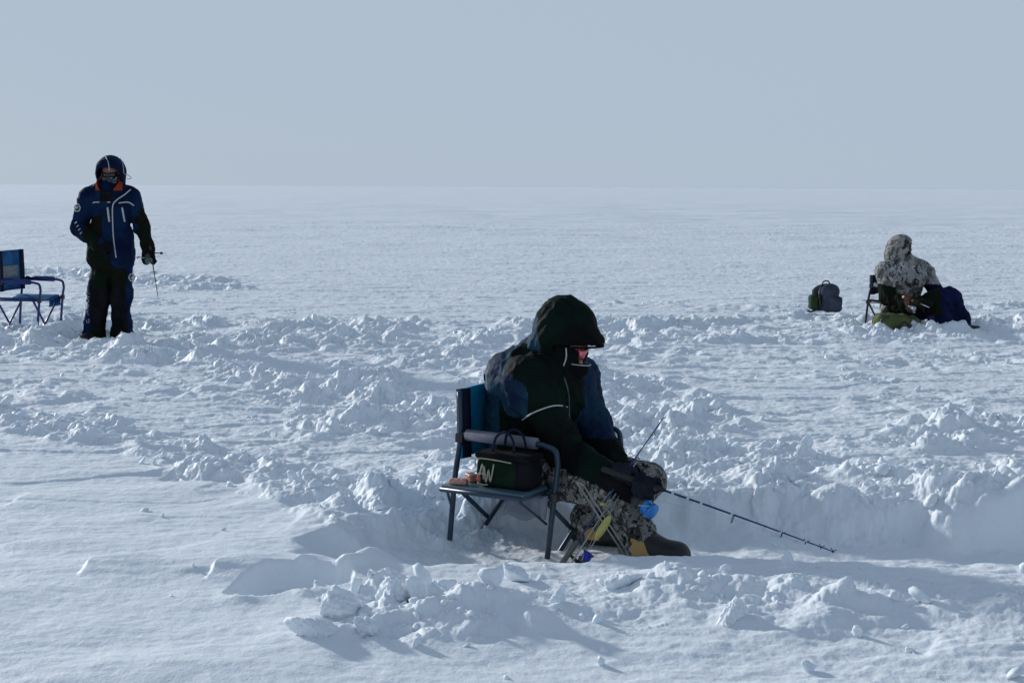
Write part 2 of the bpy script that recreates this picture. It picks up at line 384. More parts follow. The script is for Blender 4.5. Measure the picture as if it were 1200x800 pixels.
# ---- loose snow chunks
def chunk_proto(seed, sub):
    rr = np.random.RandomState(seed); bm = bmesh.new(); bmesh.ops.create_icosphere(bm, subdivisions=sub, radius=1)
    v = np.array([p.co for p in bm.verts]); f = np.array([[q.index for q in g.verts] for g in bm.faces]); bm.free()
    K = rr.randn(9, 3); K /= np.linalg.norm(K, axis=1)[:, None]; dk = .55 + .4 * rr.rand(9)
    dots = np.maximum(v @ K.T, .02); R = dk / dots; R = (np.minimum(R, 3) ** -7).sum(1) ** (-1 / 7)
    v = v * R[:, None] * (1 + .16 * perlin3(v * 2.3 + seed)[:, None] + (.14 * perlin3(v * 5 + seed)[:, None] + (.06 * perlin3(v * 11 + seed)[:, None] if sub > 3 else 0) if sub > 2 else 0))
    v *= np.array([1, .6 + .4 * rr.rand(), .5 + .4 * rr.rand()])
    return v, f
PR2 = [chunk_proto(k, 2) for k in range(10)]; PR3 = [chunk_proto(50 + k, 3) for k in range(10)]; PR4 = [chunk_proto(90 + k, 5) for k in range(8)]
def rotmat(rr):
    q = rr.randn(4); q /= np.linalg.norm(q); a, b, c, d = q
    return np.array([[1 - 2 * (c * c + d * d), 2 * (b * c - a * d), 2 * (b * d + a * c)], [2 * (b * c + a * d), 1 - 2 * (b * b + d * d), 2 * (c * d - a * b)], [2 * (b * d - a * c), 2 * (c * d + a * b), 1 - 2 * (b * b + c * c)]])
rr = np.random.RandomState(3)
NC = 60000
cy_ = 4.3 * (26 / 4.3) ** (rr.rand(NC) ** .85); cx_ = (rr.rand(NC) * 2 - 1) * (.38 * cy_ + .4)
ch, cm = height(cx_, cy_, True)
keep = rr.rand(NC) < (.0012 + .006 * (cx_ > -.2) * (cy_ < 8) + .22 * cm ** 1.5)
KEEP_OFF = [(.1, 6.4, .55)]
for ax, ay, ar in KEEP_OFF: keep &= np.hypot(cx_ - ax, cy_ - ay) > ar
vs, fs, off = [], [], 0
for k in np.where(keep)[0]:
    s = .006 + .016 * rr.rand() ** 2 + (.028 * rr.rand() if rr.rand() < .13 * cm[k] + .015 else 0) + (.035 * rr.rand() if rr.rand() < .02 * cm[k] else 0)
    s *= 1 + cy_[k] * .02
    v, f = (PR3 if s > .03 and cy_[k] < 12 else PR2)[rr.randint(10)]
    v = (v @ rotmat(rr).T) * s * np.array([1, 1, .85]) + np.array([cx_[k], cy_[k], ch[k] + s * .25])
    vs.append(v); fs.append(f + off); off += len(v)
rub = link_mesh('loose_snow_crumbs', np.concatenate(vs), np.concatenate(fs), M_SNOW)
tag(rub, 'loose crumbs and clods of broken snow scattered over the churned paths', 'snow crumbs', kind='stuff')
print('crumbs', len(vs), off)
# ------------------------------------------------------------------ bodies and clothes: distance fields turned into one skin
def A3(v): return np.array([v[0], v[1], v[2]], F32)
def rc(a, b, r1, r2):
    a, b = A3(a), A3(b)
    def f(P):
        ab = b - a; t = np.clip(((P - a) @ ab) / (ab @ ab + 1e-9), 0, 1)
        return np.linalg.norm(P - a - t[:, None] * ab, axis=1) - (r1 + t * (r2 - r1))
    return f
def ell(c, r, ax=None):
    c = A3(c); R = np.array([A3(k) for k in ax]) if ax else np.eye(3, dtype=F32); r = np.array(r, F32)
    def f(P):
        q = ((P - c) @ R.T) / r; k = np.linalg.norm(q, axis=1); g = np.linalg.norm(q / r, axis=1) + 1e-6
        return k * (k - 1) / g
    return f
def rbox(c, h, rd, ax=None):
    c = A3(c); R = np.array([A3(k) for k in ax]) if ax else np.eye(3, dtype=F32); h = np.array(h, F32) - rd
    def f(P):
        q = np.abs((P - c) @ R.T) - h
        return np.linalg.norm(np.maximum(q, 0), axis=1) + np.minimum(q.max(1), 0) - rd
    return f
def half(p, n):                            # keeps the side opposite to n
    p, n = A3(p), A3(Vector(n).normalized())
    return lambda P: (P - p) @ n
def smin(fs, k=.04):
    def f(P):
        r = fs[0](P)
        for g in fs[1:]:
            b = g(P); h = np.clip(.5 + .5 * (b - r) / k, 0, 1); r = b + h * (r - b) - k * h * (1 - h)
        return r
    return f
def inter(a, b, k=.012):
    def f(P):
        x, y = a(P), b(P); h = np.clip(.5 - .5 * (y - x) / k, 0, 1); return y + h * (x - y) + k * h * (1 - h)
    return f
def minus(a, b, k=.012): return inter(a, lambda P: -b(P), k)
def nets(f, lo, hi, h):
    lo = np.array(lo, F32); n = np.ceil((np.array(hi, F32) - lo) / h).astype(int) + 1
    g = np.meshgrid(*[lo[i] + h * np.arange(n[i], dtype=F32) for i in range(3)], indexing='ij')
    P = np.stack([q.ravel() for q in g], 1); F = np.empty(len(P), F32)
    for s in range(0, len(P), 400000): F[s:s + 400000] = f(P[s:s + 400000])
    F = F.reshape(n); I = F < 0
    C = sum(I[a:n[0] - 1 + a, b:n[1] - 1 + b, c:n[2] - 1 + c].astype(np.int8) for a in (0, 1) for b in (0, 1) for c in (0, 1))
    act = (C > 0) & (C < 8); ids = np.full(C.shape, -1, np.int64); ci = np.argwhere(act); ids[act] = np.arange(len(ci))
    acc = np.zeros((len(ci), 3)); cnt = np.zeros(len(ci))
    cor = [(a, b, c) for a in (0, 1) for b in (0, 1) for c in (0, 1)]
    for i, p in enumerate(cor):
        for q in cor[i + 1:]:
            if sum(abs(p[k] - q[k]) for k in range(3)) != 1: continue
            va = F[ci[:, 0] + p[0], ci[:, 1] + p[1], ci[:, 2] + p[2]]; vb = F[ci[:, 0] + q[0], ci[:, 1] + q[1], ci[:, 2] + q[2]]
            m = (va < 0) != (vb < 0); t = va[m] / (va[m] - vb[m])
            acc[m] += np.array(p) + t[:, None] * (np.array(q) - np.array(p)); cnt[m] += 1
    V = (ci + acc / cnt[:, None]) * h + lo
    fc = []
    for ax in range(3):
        b, c = (ax + 1) % 3, (ax + 2) % 3
        s0 = [slice(None)] * 3; s1 = [slice(None)] * 3; s0[ax] = slice(0, -1); s1[ax] = slice(1, None)
        x, y = I[tuple(s0)], I[tuple(s1)]; e = np.argwhere(x != y)
        e = e[(e[:, b] > 0) & (e[:, c] > 0) & (e[:, b] < n[b] - 1) & (e[:, c] < n[c] - 1)]
        ins = x[e[:, 0], e[:, 1], e[:, 2]]
        def cell(db, dc):
            k = e.copy(); k[:, b] -= db; k[:, c] -= dc; return ids[k[:, 0], k[:, 1], k[:, 2]]
        q = np.stack([cell(1, 1), cell(0, 1), cell(0, 0), cell(1, 0)], 1); q[~ins] = q[~ins][:, ::-1]; fc.append(q)
    return V, np.concatenate(fc)
def vnormals(V, Fq):
    a, b, c, d = (V[Fq[:, i]] for i in range(4)); n = np.cross(c - a, d - b); N = np.zeros_like(V)
    for i in range(4): np.add.at(N, Fq[:, i], n)
    return N / (np.linalg.norm(N, axis=1)[:, None] + 1e-12)
def folds(V, N, amp, scale, stretch=(1, 1, 1), seed=0):
    """creases: ridged noise pushed along the normal"""
    P = ((V - V.mean(0)) * np.array(stretch) * scale).astype(F32)
    w = np.stack([perlin3(P * .6, seed + 1), perlin3(P * .6 + 7, seed + 2), perlin3(P * .6 + 13, seed + 3)], 1)
    q = P + .9 * w; r = 1 - np.abs(perlin3(q, seed)) * 2.2; r2 = 1 - np.abs(perlin3(q * 2.1 + 5, seed + 4)) * 2.2
    return V + N * (amp * (r * .7 + r2 * .35 - .45))[:, None]
def skin(name, f, lo, hi, h, mat, parent, fold=None, cid=None):
    V, Q_ = nets(f, lo, hi, h); N = vnormals(V, Q_)
    if fold:
        for fd in fold: V = folds(V, N, *fd)
    mi = None
    if cid is not None: mi = cid(V[Q_].mean(1), N[Q_].mean(1))
    return link_mesh(name, V, Q_, mat, parent, midx=mi)
def bounds(pts, pad):
    a = np.array([list(p) for p in pts]); return a.min(0) - pad, a.max(0) + pad
def onto(f, p, d, start=-.35, n=90, step=.008, lift=.003):
    """march along d from before p until the surface, stop just outside"""
    p = Vector(p); d = Vector(d).normalized()
    ts = start + step * np.arange(n); P = np.array([list(p + d * float(t)) for t in ts], F32); v = f(P)
    k = int(np.argmax(v < .002)) if (v < .002).any() else int(np.argmin(v))
    return p + d * float(ts[k]) - d * lift
def glove_sdf(C, A, W, side=1, rod=.011, s=1.0):
    """gloved hand closed round a rod: C grip centre, A rod axis, W towards the wrist"""
    A = Vector(A).normalized(); T = -(Vector(W) - A * Vector(W).dot(A)).normalized(); N = A.cross(T) * side
    C = Vector(C); R = rod + .0125 * s
    fs = [rc(C - T * .095 * s + N * .022, C - T * .05 * s + N * .028, .030 * s, .030 * s)]
    Ls = (1.0, 1.08, 1.03, .86)
    for i in range(4):
        o = A * (.033 - .022 * i) * s; r = (.0125 if i < 3 else .011) * s
        k = C + o + N * (R + .004) - T * .022 * s; L = Ls[i]
        p1 = C + o * 1.02 + N * R * .75 + T * (R * .7 + .006 * L); p2 = C + o * 1.02 - N * R * .55 + T * R * 1.0; p3 = C + o - N * R * 1.0 - T * R * (.35 * L)
        fs.append(rc(C - T * .05 * s + N * .026 + o * .8, k, .020 * s, .0165 * s))
        fs.append(smin([rc(k, p1, r * 1.12, r), rc(p1, p2, r, r * .97), rc(p2, p3, r * .97, r * .88)], .004))
    tb = C + A * .022 * s - T * .058 * s - N * .004; t1 = C + A * .056 * s - T * .024 * s - N * R * .6; t2 = C + A * .050 * s + T * .006 - N * (R + .004)
    fs.append(smin([rc(tb, t1, .020 * s, .0150 * s), rc(t1, t2, .0150 * s, .0125 * s)], .006))
    return smin(fs, .007), C - T * .105 * s + N * .02
def head_sdf(c, f, u, s=1.0):
    """c centre of the skull, f the way the face looks, u up"""
    f = Vector(f).normalized(); u = (Vector(u) - f * Vector(u).dot(f)).normalized(); l = u.cross(f); c = Vector(c)
    P = lambda x, y, z: c + (f * x + l * y + u * z) * s
    ax = (f, l, u)
    fs = [ell(P(-.005, 0, .02), (.098 * s, .078 * s, .098 * s), ax), rc(P(.035, 0, -.045), P(.052, 0, -.095), .055 * s, .034 * s),
          rc(P(.055, .028, -.03), P(.045, .030, -.06), .028 * s, .03 * s), rc(P(.055, -.028, -.03), P(.045, -.030, -.06), .028 * s, .03 * s),
          rc(P(.0, 0, -.05), P(-.03, 0, -.15), .058 * s, .06 * s)]
    h = smin(fs, .03)
    h = smin([h, rc(P(.088, .0, .0), P(.108, 0, -.036), .009 * s, .014 * s), rc(P(.084, .028, .018), P(.088, -.028, .018), .011 * s, .011 * s),
              rc(P(.080, .018, -.068), P(.080, -.018, -.068), .010 * s, .010 * s), rc(P(.080, .015, -.078), P(.080, -.015, -.078), .010 * s, .010 * s)], .012)
    h = minus(h, ell(P(.100, .031, .0), (.016 * s, .019 * s, .010 * s), ax), .008); h = minus(h, ell(P(.100, -.031, .0), (.016 * s, .019 * s, .010 * s), ax), .008)
    h = smin([h, ell(P(.0, .080, -.008), (.020 * s, .010 * s, .030 * s), ax), ell(P(.0, -.080, -.008), (.020 * s, .010 * s, .030 * s), ax),
              ell(P(.083, .031, .0), (.012, .012, .011), ax), ell(P(.083, -.031, .0), (.012, .012, .011), ax)], .005)
    return h
def body_sdf(J):
    """slim continuous figure inside the clothes"""
    fs = [rc(J['pel'], J['chest'], .115, .12), rc(J['chest'], J['neck'], .10, .055), rc(J['hipR'], J['hipL'], .10, .10), rc(J['shR'], J['shL'], .055, .055)]
    for s in 'RL':
        fs += [rc(J['sh' + s], J['el' + s], .05, .038), rc(J['el' + s], J['wr' + s], .038, .028), rc(J['wr' + s], J['wr' + s].lerp(J['ha' + s], .4), .026, .018),
               rc(J['hip' + s], J['kn' + s], .075, .055), rc(J['kn' + s], J['an' + s], .052, .036), rc(J['an' + s], J['an' + s].lerp(J['to' + s], .4), .033, .028)]
    return smin(fs + [head_sdf(J['head'], J['face'], J['up'])], .035)
# ------------------------------------------------------------------ folding directors' chairs
M_TUBE_SLATE = plain('slate_tube', (.025, .045, .075), .4, .3); M_TUBE_NAVY = plain('navy_tube', (.012, .022, .14), .4, .2)
M_TEAL = cloth('teal_fabric', (.008, .14, .28), (.012, .19, .36), 6); M_BLUEFAB = cloth('blue_fabric', (.02, .075, .19), (.03, .12, .26), 6)
M_PAD = cloth('grey_pad', (.15, .155, .19)); M_BOARD = plain('table_board', (.05, .10, .13), .5)
M_DARKFAB = cloth('dark_fabric', (.012, .016, .03)); M_POCKET = cloth('pocket_fabric', (.16, .18, .22), (.22, .24, .28))
M_MESHPATCH = cloth('grey_mesh', (.16, .18, .19), (.22, .24, .25), 30); M_PLASTIC = plain('black_plastic', (.02, .02, .022), .45)
def folding_chair(base, d, label, group, tube, backm, padm, W=.54, L=.50, seat=.30, arm=.50, top=.74, sink=.12, table=False, patch=False, bar='pad'):
    """local: x forward, y left, z up; origin at the ground below the seat"""
    t = empty('folding_chair', base, label, 'camp chair', group, math.atan2(d.y, d.x))
    r = .0125
    for s in (-1, 1):
        y = s * W / 2
        rear = [(-L / 2 - .02, y, -sink), (-L / 2 + .02, y, seat), (-L / 2 + .05, y, arm), (-L / 2 + .045, y, top)]
        MB().tube(smooth_path(rear, 5), r).build('back_post', tube, t, local=True)
        fr = [(L / 2 - .02, y, -sink), (L / 2 + .03, y, seat), (L / 2 + .045, y, arm - .08), (L / 2 + .03, y, arm - .02), (L / 2 - .03, y, arm), (-L / 2 + .08, y, arm + .012), (-L / 2 + .05, y, arm + .01)]
        fr = fr[:3] + smooth_path(fr[2:5], 5)[1:] + fr[5:]
        MB().tube(fr, r).build('arm_frame', tube, t, local=True)
        MB().tube([(-L / 2 + .085, y, arm + .010), (L / 2 - .06, y, arm + .003)], .026, 12).build('arm_pad', padm, t, local=True)
        for cx, cz in ((L / 2 + .028, seat - .02), (-L / 2 + .018, seat - .02), (-L / 2 + .05, arm - .005)): MB().box((cx, y, cz), (.019, .017, .021), bev=.004).build('joint_clip', M_PLASTIC, t, local=True)
        MB().tube([(-L / 2, y, seat - .02), (L / 2, y, seat - .02)], .011).build('side_rail', tube, t, local=True)
    for x in (-L / 2 + .03, L / 2 - .03):
        for s in (-1, 1):
            MB().tube([(x + s * .012 - .03, -s * W / 2, -sink), (x + s * .012, s * (W / 2 - .02), seat - .035)], .0105).build('cross_leg', tube, t, local=True)
    n = 9
    P = [[(-L / 2 + L * i / (n - 1), -W / 2 + .02 + (W - .04) * j / (n - 1), seat - .045 * math.sin(math.pi * j / (n - 1)) * (1 - .4 * abs(i / (n - 1) - .5))) for j in range(n)] for i in range(n)]
    MB().sheet(P, .012, (0, 0, 1)).build('seat', backm, t, local=True)
    def back(y, z):
        k = (z - arm) / (top - arm); return (-L / 2 + .05 - .005 * k - .035 * math.cos(math.pi * y / W), y, z)
    P = [[back(-W / 2 + W * j / (n - 1), arm - .10 + (top - arm + .105) * i / (n - 1)) for j in range(n)] for i in range(n)]
    bk = MB().sheet(P, .014, (1, 0, 0)).build('backrest', backm, t, local=True)
    for s in (-1, 1):
        y0 = s * (W / 2 - .035); P = [[(back(y0 + s * .03 * (j - 1), arm - .1 + (top - arm + .108) * i / 6)[0] + .004, y0 + .03 * (j - 1), arm - .1 + (top - arm + .108) * i / 6) for j in range(3)] for i in range(7)]
        MB().sheet(P, .026, (1, 0, 0)).build('edge_band', M_DARKFAB, bk, local=True)
    if patch:
        P = [[(back(-.17 + .34 * j / 6, arm + .03 + .12 * i / 3)[0] + .006, -.17 + .34 * j / 6, arm + .03 + .12 * i / 3) for j in range(7)] for i in range(4)]
        MB().sheet(P, .016, (1, 0, 0)).build('mesh_panel', M_MESHPATCH, bk, local=True)
        P = [[(-.10 + .13 * i / 3, W / 2 - .005 + .02 * math.sin(i + j), seat - .03 - .10 * j / 3 * (1 - .25 * i / 3)) for j in range(4)] for i in range(4)]
        MB().sheet([[(p[0] + .20, p[1], p[2]) for p in q] for q in P], .02, (0, 1, 0)).build('side_pocket', M_BLUEFAB, t, local=True)
    return t
CHAIR_GRP = 'folding camp chairs on the snow'
ZT = hz(-.1, 6.5)
c1d = Vector((.86, -.51, 0)).normalized(); c1l = Vector((-c1d.y, c1d.x, 0))
p1 = G(523, 637, .0)
C1 = p1 + c1d * .25 + c1l * .265; C1.z = .0; C1.x += .04
chair1 = folding_chair(C1, c1d, 'dark slate folding chair with teal back and side table, under the front angler', CHAIR_GRP, M_TUBE_SLATE, M_TEAL, M_PAD, W=.60, top=.70)
# side table with its pocket
tb = MB(); tb.box((.045, -.30 - .115, .315), (.205, .105, .009), bev=.004); tt = tb.build('side_table', M_BOARD, chair1, local=True)
tb = MB()
for x in (-.159, .244): tb.tube([(x, -.30, .305), (x, -.52, .305)], .010)
tb.tube([(-.159, -.52, .305), (.244, -.52, .305)], .011); tb.tube([(-.159, -.31, .305), (.244, -.31, .305)], .009); tb.build('table_rim', M_TUBE_SLATE, tt, local=True)
for xa, xb in ((.20, .245), (-.14, -.235)): MB().tube([(xa, -.50, .30), (xb, -.31, .16)], .006).build('table_strut', M_TUBE_SLATE, tt, local=True)
P = [[(.06 + .20 * i / 7, -.33 - .015 * math.sin(i * .9) - .02 * j / 4, .285 - .10 * j / 4 * (1 - .12 * math.sin(i * 1.3))) for j in range(5)] for i in range(8)]
MB().sheet(P, .022, (0, 1, 0)).build('hanging_pocket', M_POCKET, chair1, local=True)

g = G(43, 393, .10); c2d = Vector((.99, -.13, 0)).normalized(); c2l = Vector((-c2d.y, c2d.x, 0))
C2 = g - c2d * .21 + c2l * .27; C2.z = hz(C2.x, C2.y) - .02
chair2 = folding_chair(C2, c2d, 'empty blue folding chair with grey mesh back panel, left of the standing angler', CHAIR_GRP, M_TUBE_NAVY, M_BLUEFAB, M_TUBE_NAVY, L=.44, patch=True, top=.80, seat=.34, arm=.50, sink=.16)
for o in chair2.children:
    pass
C3 = G(1048, 384, .12); c3d = Vector((.80, -.60, 0)).normalized(); C3.z = hz(C3.x, C3.y) - .03; C3.y += .25; C3.x += .10
chair3 = folding_chair(C3, c3d, 'dark folding chair mostly hidden under the far right angler', CHAIR_GRP, plain('black_tube', (.02, .02, .035), .4, .3), M_DARKFAB, M_PAD, seat=.30, arm=.46, top=.56)
# ------------------------------------------------------------------ people
M_SKIN = cloth('skin', (.36, .17, .12), (.42, .2, .15), 14, .55, .08, sheen=0, weave=500)
M_JKT1 = cloth('black_green_coat', (.006, .0065, .0065), (.005, .014, .010), 5, .5, .35, sheen=0); M_JKT1B = cloth('navy_coat', (.009, .020, .05), (.016, .055, .09), 6, .45, .4, sheen=0)
M_GREYPAN = cloth('grey_reflective', (.16, .17, .19)); M_CAMO_T = camo('digital_camo', (.20, .195, .18), [((.04, .04, .035), .51, 2.0, 1), ((.34, .33, .31), .56, 2.8, 9), ((.010, .010, .010), .56, 2.6, 4), ((.08, .05, .04), .62, 3.0, 17)], 14)
M_BLACK = cloth('black_knit', (.008, .008, .010), (.012, .012, .014)); M_PIPE = plain('pale_piping', (.45, .46, .46), .6); M_GLASS = plain('mirrored_lens', (.62, .14, .17), .18, .7)
M_DKGLASS = plain('dark_lens', (.01, .01, .015), .1); M_TAN = cloth('tan_boot_leather', (.40, .24, .08), (.50, .32, .13), 12, .7); M_RUB = plain('black_rubber', (.012, .012, .013), .5); M_SOLE = plain('grey_sole', (.25, .26, .27), .6)
M_NAVY = cloth('navy_suit', (.004, .009, .034), (.006, .020, .062), 5, .5, .35, sheen=0); M_GREEN = cloth('dark_green_panel', (.005, .014, .007), (.010, .010, .007), 5, .65, .35, sheen=0); M_ORANGE = cloth('orange_lining', (.26, .035, .012), (.34, .06, .015))
M_SNOWCAMO = camo('snow_camo', (.28, .275, .265), [((.11, .115, .10), .50, 1.8, 3), ((.45, .44, .43), .57, 2.6, 8), ((.035, .03, .03), .565, 1.8, 5), ((.09, .075, .06), .64, 2.2, 13)], 8)
M_BUFF = camo('patterned_buff', (.05, .06, .08), [((.30, .32, .36), .55, 3.5, 2), ((.01, .01, .012), .58, 3, 6)], 10)
def Vd(a, b): return (Vector(b) - Vector(a)).normalized()
def legs_fs(J, th, kn, an):
    fs = [rc(J['hipR'], J['hipL'], th * 1.12, th * 1.12), rc(J['pel'], (J['hipR'] + J['hipL']) / 2, .15, .14)]
    for s in 'RL': fs.append(smin([rc(J['hip' + s], J['kn' + s], th, kn * 1.06), rc(J['kn' + s], J['an' + s], kn, an)], .035))
    return fs
def boot(parent, an, to, cuffm, shoem, up=Vector((0, 0, 1)), cuff=.09, r=.055, solem=M_SOLE):
    f = Vd(an, to); f = (f - up * f.dot(up)).normalized(); l = up.cross(f); heel = an - up * .045 - f * .03
    tp = an + f * .16 - up * .04
    shoe = smin([rc(heel + up * .01, an + f * .05 - up * .02, r * 1.0, r * 1.0), rc(an + f * .05 - up * .035, tp + f * .015, r * 1.02, r * .98), rc(an + up * .03, an - up * .02, r, r * 1.05)], .04)
    shoe = inter(shoe, half(an - up * .105, -up), .008); shoe2 = inter(shoe, half(an - up * .098, -up), .004)
    lo, hi = bounds([heel, tp, an], .15)
    mi = lambda c, n: ((((c - A3(an)) @ A3(f)) < .075 + .5 * (an.z - .03 - c[:, 2])) & (c[:, 2] > an.z - .058) & (((c - A3(an)) @ A3(f)) > -.02)).astype(int)
    o = skin('boot', inter(shoe2, half(an + up * .04, up), .006), lo, hi, .0042, [shoem, cuffm], parent, cid=mi)
    cf = inter(minus(rc(an - up * .02, an + up * cuff * 1.0, r * 1.12, r * 1.22), rc(an + up * (cuff - .03), an + up * (cuff + .2), r, r * 1.1), .006), half(an + up * cuff, up), .008)
    skin('boot_cuff', cf, lo - .04, hi + .05, .006, cuffm, o)
    so = inter(inter(lambda P: shoe(P) - .008, half(an - up * .083, up), .004), half(an - up * .108, -up), .004)
    skin('sole', so, lo, hi, .006, solem, o)
    return o

# ---- seated angler in front
PG = 'ice anglers out on the snow'
Y0 = C1.y
J = dict(pel=D(613, 530, 6.76), chest=D(641, 452, 6.66), neck=D(655, 412, 6.62), head=D(664, 396, 6.60), shR=D(617, 440, 6.49), shL=D(676, 436, 6.80),
         elR=D(664, 530, 6.43), elL=D(700, 515, 6.62), wrR=D(727, 567, 6.16), wrL=D(742, 566, 6.38), haR=D(745, 574, 6.10), haL=D(757, 580, 6.30),
         hipR=D(612, 552, 6.62), hipL=D(640, 545, 6.86), knR=D(722, 572, 6.26), knL=D(757, 562, 6.50), anR=D(748, 640, 6.20), anL=D(688, 640, 6.60))
J['anR'].z = .105; J['anL'].z = .09
fdir = Vector((.88, -.47, 0)).normalized(); up = Vector((0, 0, 1)); ldir = up.cross(fdir)
J['toR'] = J['anR'] + fdir * .18 - up * .03; J['toL'] = J['anL'] + fdir * .17 - up * .02
J['face'] = (fdir - ldir * .15 - up * .42); J['up'] = up + fdir * .4
for k in list(J): J[k] = Vector(J[k])
HC = J['head'] + up * .02 - fdir * .005; J['head'] = J['head'] - up * .03 - fdir * .01
ang1 = empty('person', C1, 'person in dark hooded coat and camouflage trousers, seated in front by the trench', 'person', PG)
bl, bh = bounds([J[k] for k in ('pel', 'head', 'shR', 'shL', 'elR', 'haR', 'haL', 'knR', 'knL', 'anR', 'anL', 'toR')], .17)
skin('body', body_sdf(J), bl, bh, .009, M_SKIN, ang1)
hemc = (J['hipR'] + J['hipL']) / 2
t_up = (J['chest'] - J['pel']).normalized()
coat_body = smin([rc(J['pel'] + up * .01, J['chest'] - t_up * .05, .185, .185), rc(J['hipR'] + up * .05, J['hipL'] + up * .05, .13, .13),
                  rc(J['shR'] + ldir * .06 - up * .04, J['shL'] - ldir * .06 - up * .04, .125, .125), rc(J['chest'] + t_up * .02, J['neck'] + up * .01, .14, .09),
                  rc(D(606, 447, 6.70), D(602, 505, 6.80), .125, .125), rc(D(640, 412, 6.64), D(604, 442, 6.66), .07, .12), rc(J['pel'] - fdir * .05, J['chest'] - fdir * .07, .15, .16), rc(J['pel'] + fdir * .10, J['pel'] + fdir * .22 + up * .03, .13, .09)], .07)
slR = smin([rc(J['shR'], J['elR'], .092, .078), rc(J['elR'], J['wrR'], .076, .052)], .03)
slL = smin([rc(J['shL'], J['elL'], .092, .078), rc(J['elL'], J['wrL'], .072, .05)], .03)
coat = smin([coat_body, slR, slL], .035)
low = half(J['hipR'] * .5 + J['hipL'] * .5 - up * .10 , -up)
coat = inter(coat, low, .02)
ctr = A3((J['chest'] + J['pel']) / 2)
def coat_panels_sheen(c, n):
    dL = np.linalg.norm(c - A3(J['chest'] * .45 + J['pel'] * .55 - fdir * .12 + up * .04), axis=1)
    back = ((c - ctr) @ A3(fdir)) < np.where(c[:, 2] > J['shR'].z - .12, -.03, -.085); left = (slL(c.astype(F32)) < coat_body(c.astype(F32))) & (c[:, 2] > J['elL'].z + .02) & (slL(c.astype(F32)) < slR(c.astype(F32)) - .03)
    front = (((c - ctr) @ A3(fdir)) > .10) & (((c - ctr) @ A3(ldir)) > -.01) & (c[:, 2] > J['pel'].z + .13)
    grey = back & (np.abs((c - A3(J['shR'])) @ A3(up) + .14 + .5 * ((c - A3(J['shR'])) @ A3(fdir))) < .055) & (((c - ctr) @ A3(fdir)) < -.15)
    shoulder_sheen = np.linalg.norm((c - A3(D(602, 462, 6.50))) * np.array([1, .6, .75]), axis=1) + .02 * perlin3((c * 14).astype(F32), 3) < .085  # sheen on the near shoulder, painted in as a patch of the navy
    r = np.where(back | left | front | shoulder_sheen, 1, 0); r[grey] = 2; return r
jk = skin('coat', coat, bl, bh, .007, [M_JKT1, M_JKT1B, M_GREYPAN], ang1, fold=[(.018, 6, (1, 1, .7), 5), (.009, 14, (1, 1, 1), 9)], cid=coat_panels_sheen)
# seam and zip piping laid on the coat
view = Vector((0.05, 1, -.18))
def piping(name, pix, f, par, r=.0035, mat=M_PIPE, Y=6.3, d=None, lift=.010):
    pts = [onto(f, D(px, py, Y), d or ray(px, py), lift=lift) for px, py in pix]
    MB().tube(smooth_path(pts, 5), r, 8).build(name, mat, par)
piping('piping', [(612, 492), (619, 487), (628, 482), (645, 476), (656, 475), (665, 477)], coat, jk)
piping('piping', [(661, 442), (665, 455), (667, 470), (667, 490)], coat, jk, .003, plain('dark_zip', (.10, .12, .15), .4, .5))
# collar, gaiter
gait = smin([rc(J['neck'] - up * .03 + fdir * .01, J['head'] + J['face'].normalized() * .04 - up * .085, .085, .056), rc(J['head'] + fdir * .06 - up * .105 , J['head'] + fdir * .080 - up * .108, .040, .033)], .03)
lo, hi = bounds([J['head'], J['neck']], .22)
gt = skin('neck_gaiter', gait, lo, hi, .006, M_BLACK, ang1, fold=[(.006, 16, (1, 1, 2), 3)])
col = minus(rc(J['neck'] - up * .05 - fdir * .01, J['neck'] + fdir * .03 + up * .015, .115, .105), rc(J['neck'] - up * .02 + fdir * .03, J['neck'] + up * .2 + fdir * .09, .085, .09), .01)
skin('collar', col, lo - .03, hi, .006, M_JKT1, ang1, fold=[(.006, 14, (1, 1, 2), 3)])
# hood: a deep dome with a visor
hc = HC
hoodo = smin([ell(hc - fdir * .008, (.138, .125, .170), (fdir, ldir, up)), ell(hc + fdir * .055 + up * .02, (.095, .105, .105), (fdir, ldir, up)), ell(hc + fdir * .095 - up * .022, (.088, .100, .032), (fdir, ldir, up)), rc(hc - fdir * .05 - up * .07, J['neck'] - fdir * .10 - up * .05, .10, .12)], .04)
hoodi = smin([ell(hc, (.132, .112, .150), (fdir, ldir, up)), ell(hc + fdir * .08 - up * .03, (.085, .09, .025), (fdir, ldir, up))], .03)
hs = minus(hoodo, hoodi, .006)
open_ = inter(half(hc + up * -.045, up), half(hc + fdir * -.005, -fdir), .01)
hood = minus(hs, open_, .008)
hd = skin('hood', hood, lo - .05, hi + .06, .0055, [M_JKT1, M_JKT1B], ang1, cid=lambda c, n: (((c - A3(HC)) @ A3(fdir)) + .25 * ((c - A3(HC)) @ A3(up)) < -.085).astype(int), fold=[(.013, 7, (1, 1, 1), 21), (.005, 15, (1, 1, 1), 22)])
brim = [hc + fdir * (.178 * math.cos(a)) + ldir * (.118 * math.sin(a)) + up * (-.047) for a in [math.radians(k) for k in range(-62, 63, 8)]]
MB().tube(smooth_path([b_ - up * .002 for b_ in brim], 2), .005, 8).build('hood_brim', M_JKT1, hd)
for s_ in (-1, 1):
    sp = [onto(hoodo, hc + fdir * (.10 - .20 * k / 7) + up * (.03 + .13 * math.sin(math.pi * (k + 1) / 9)) - ldir * .5 * s_, ldir * s_, start=0, n=120, step=.006, lift=.003) for k in range(8)]
    MB().tube(smooth_path(sp, 3), .003, 6).build('hood_seam', M_JKT1, hd)
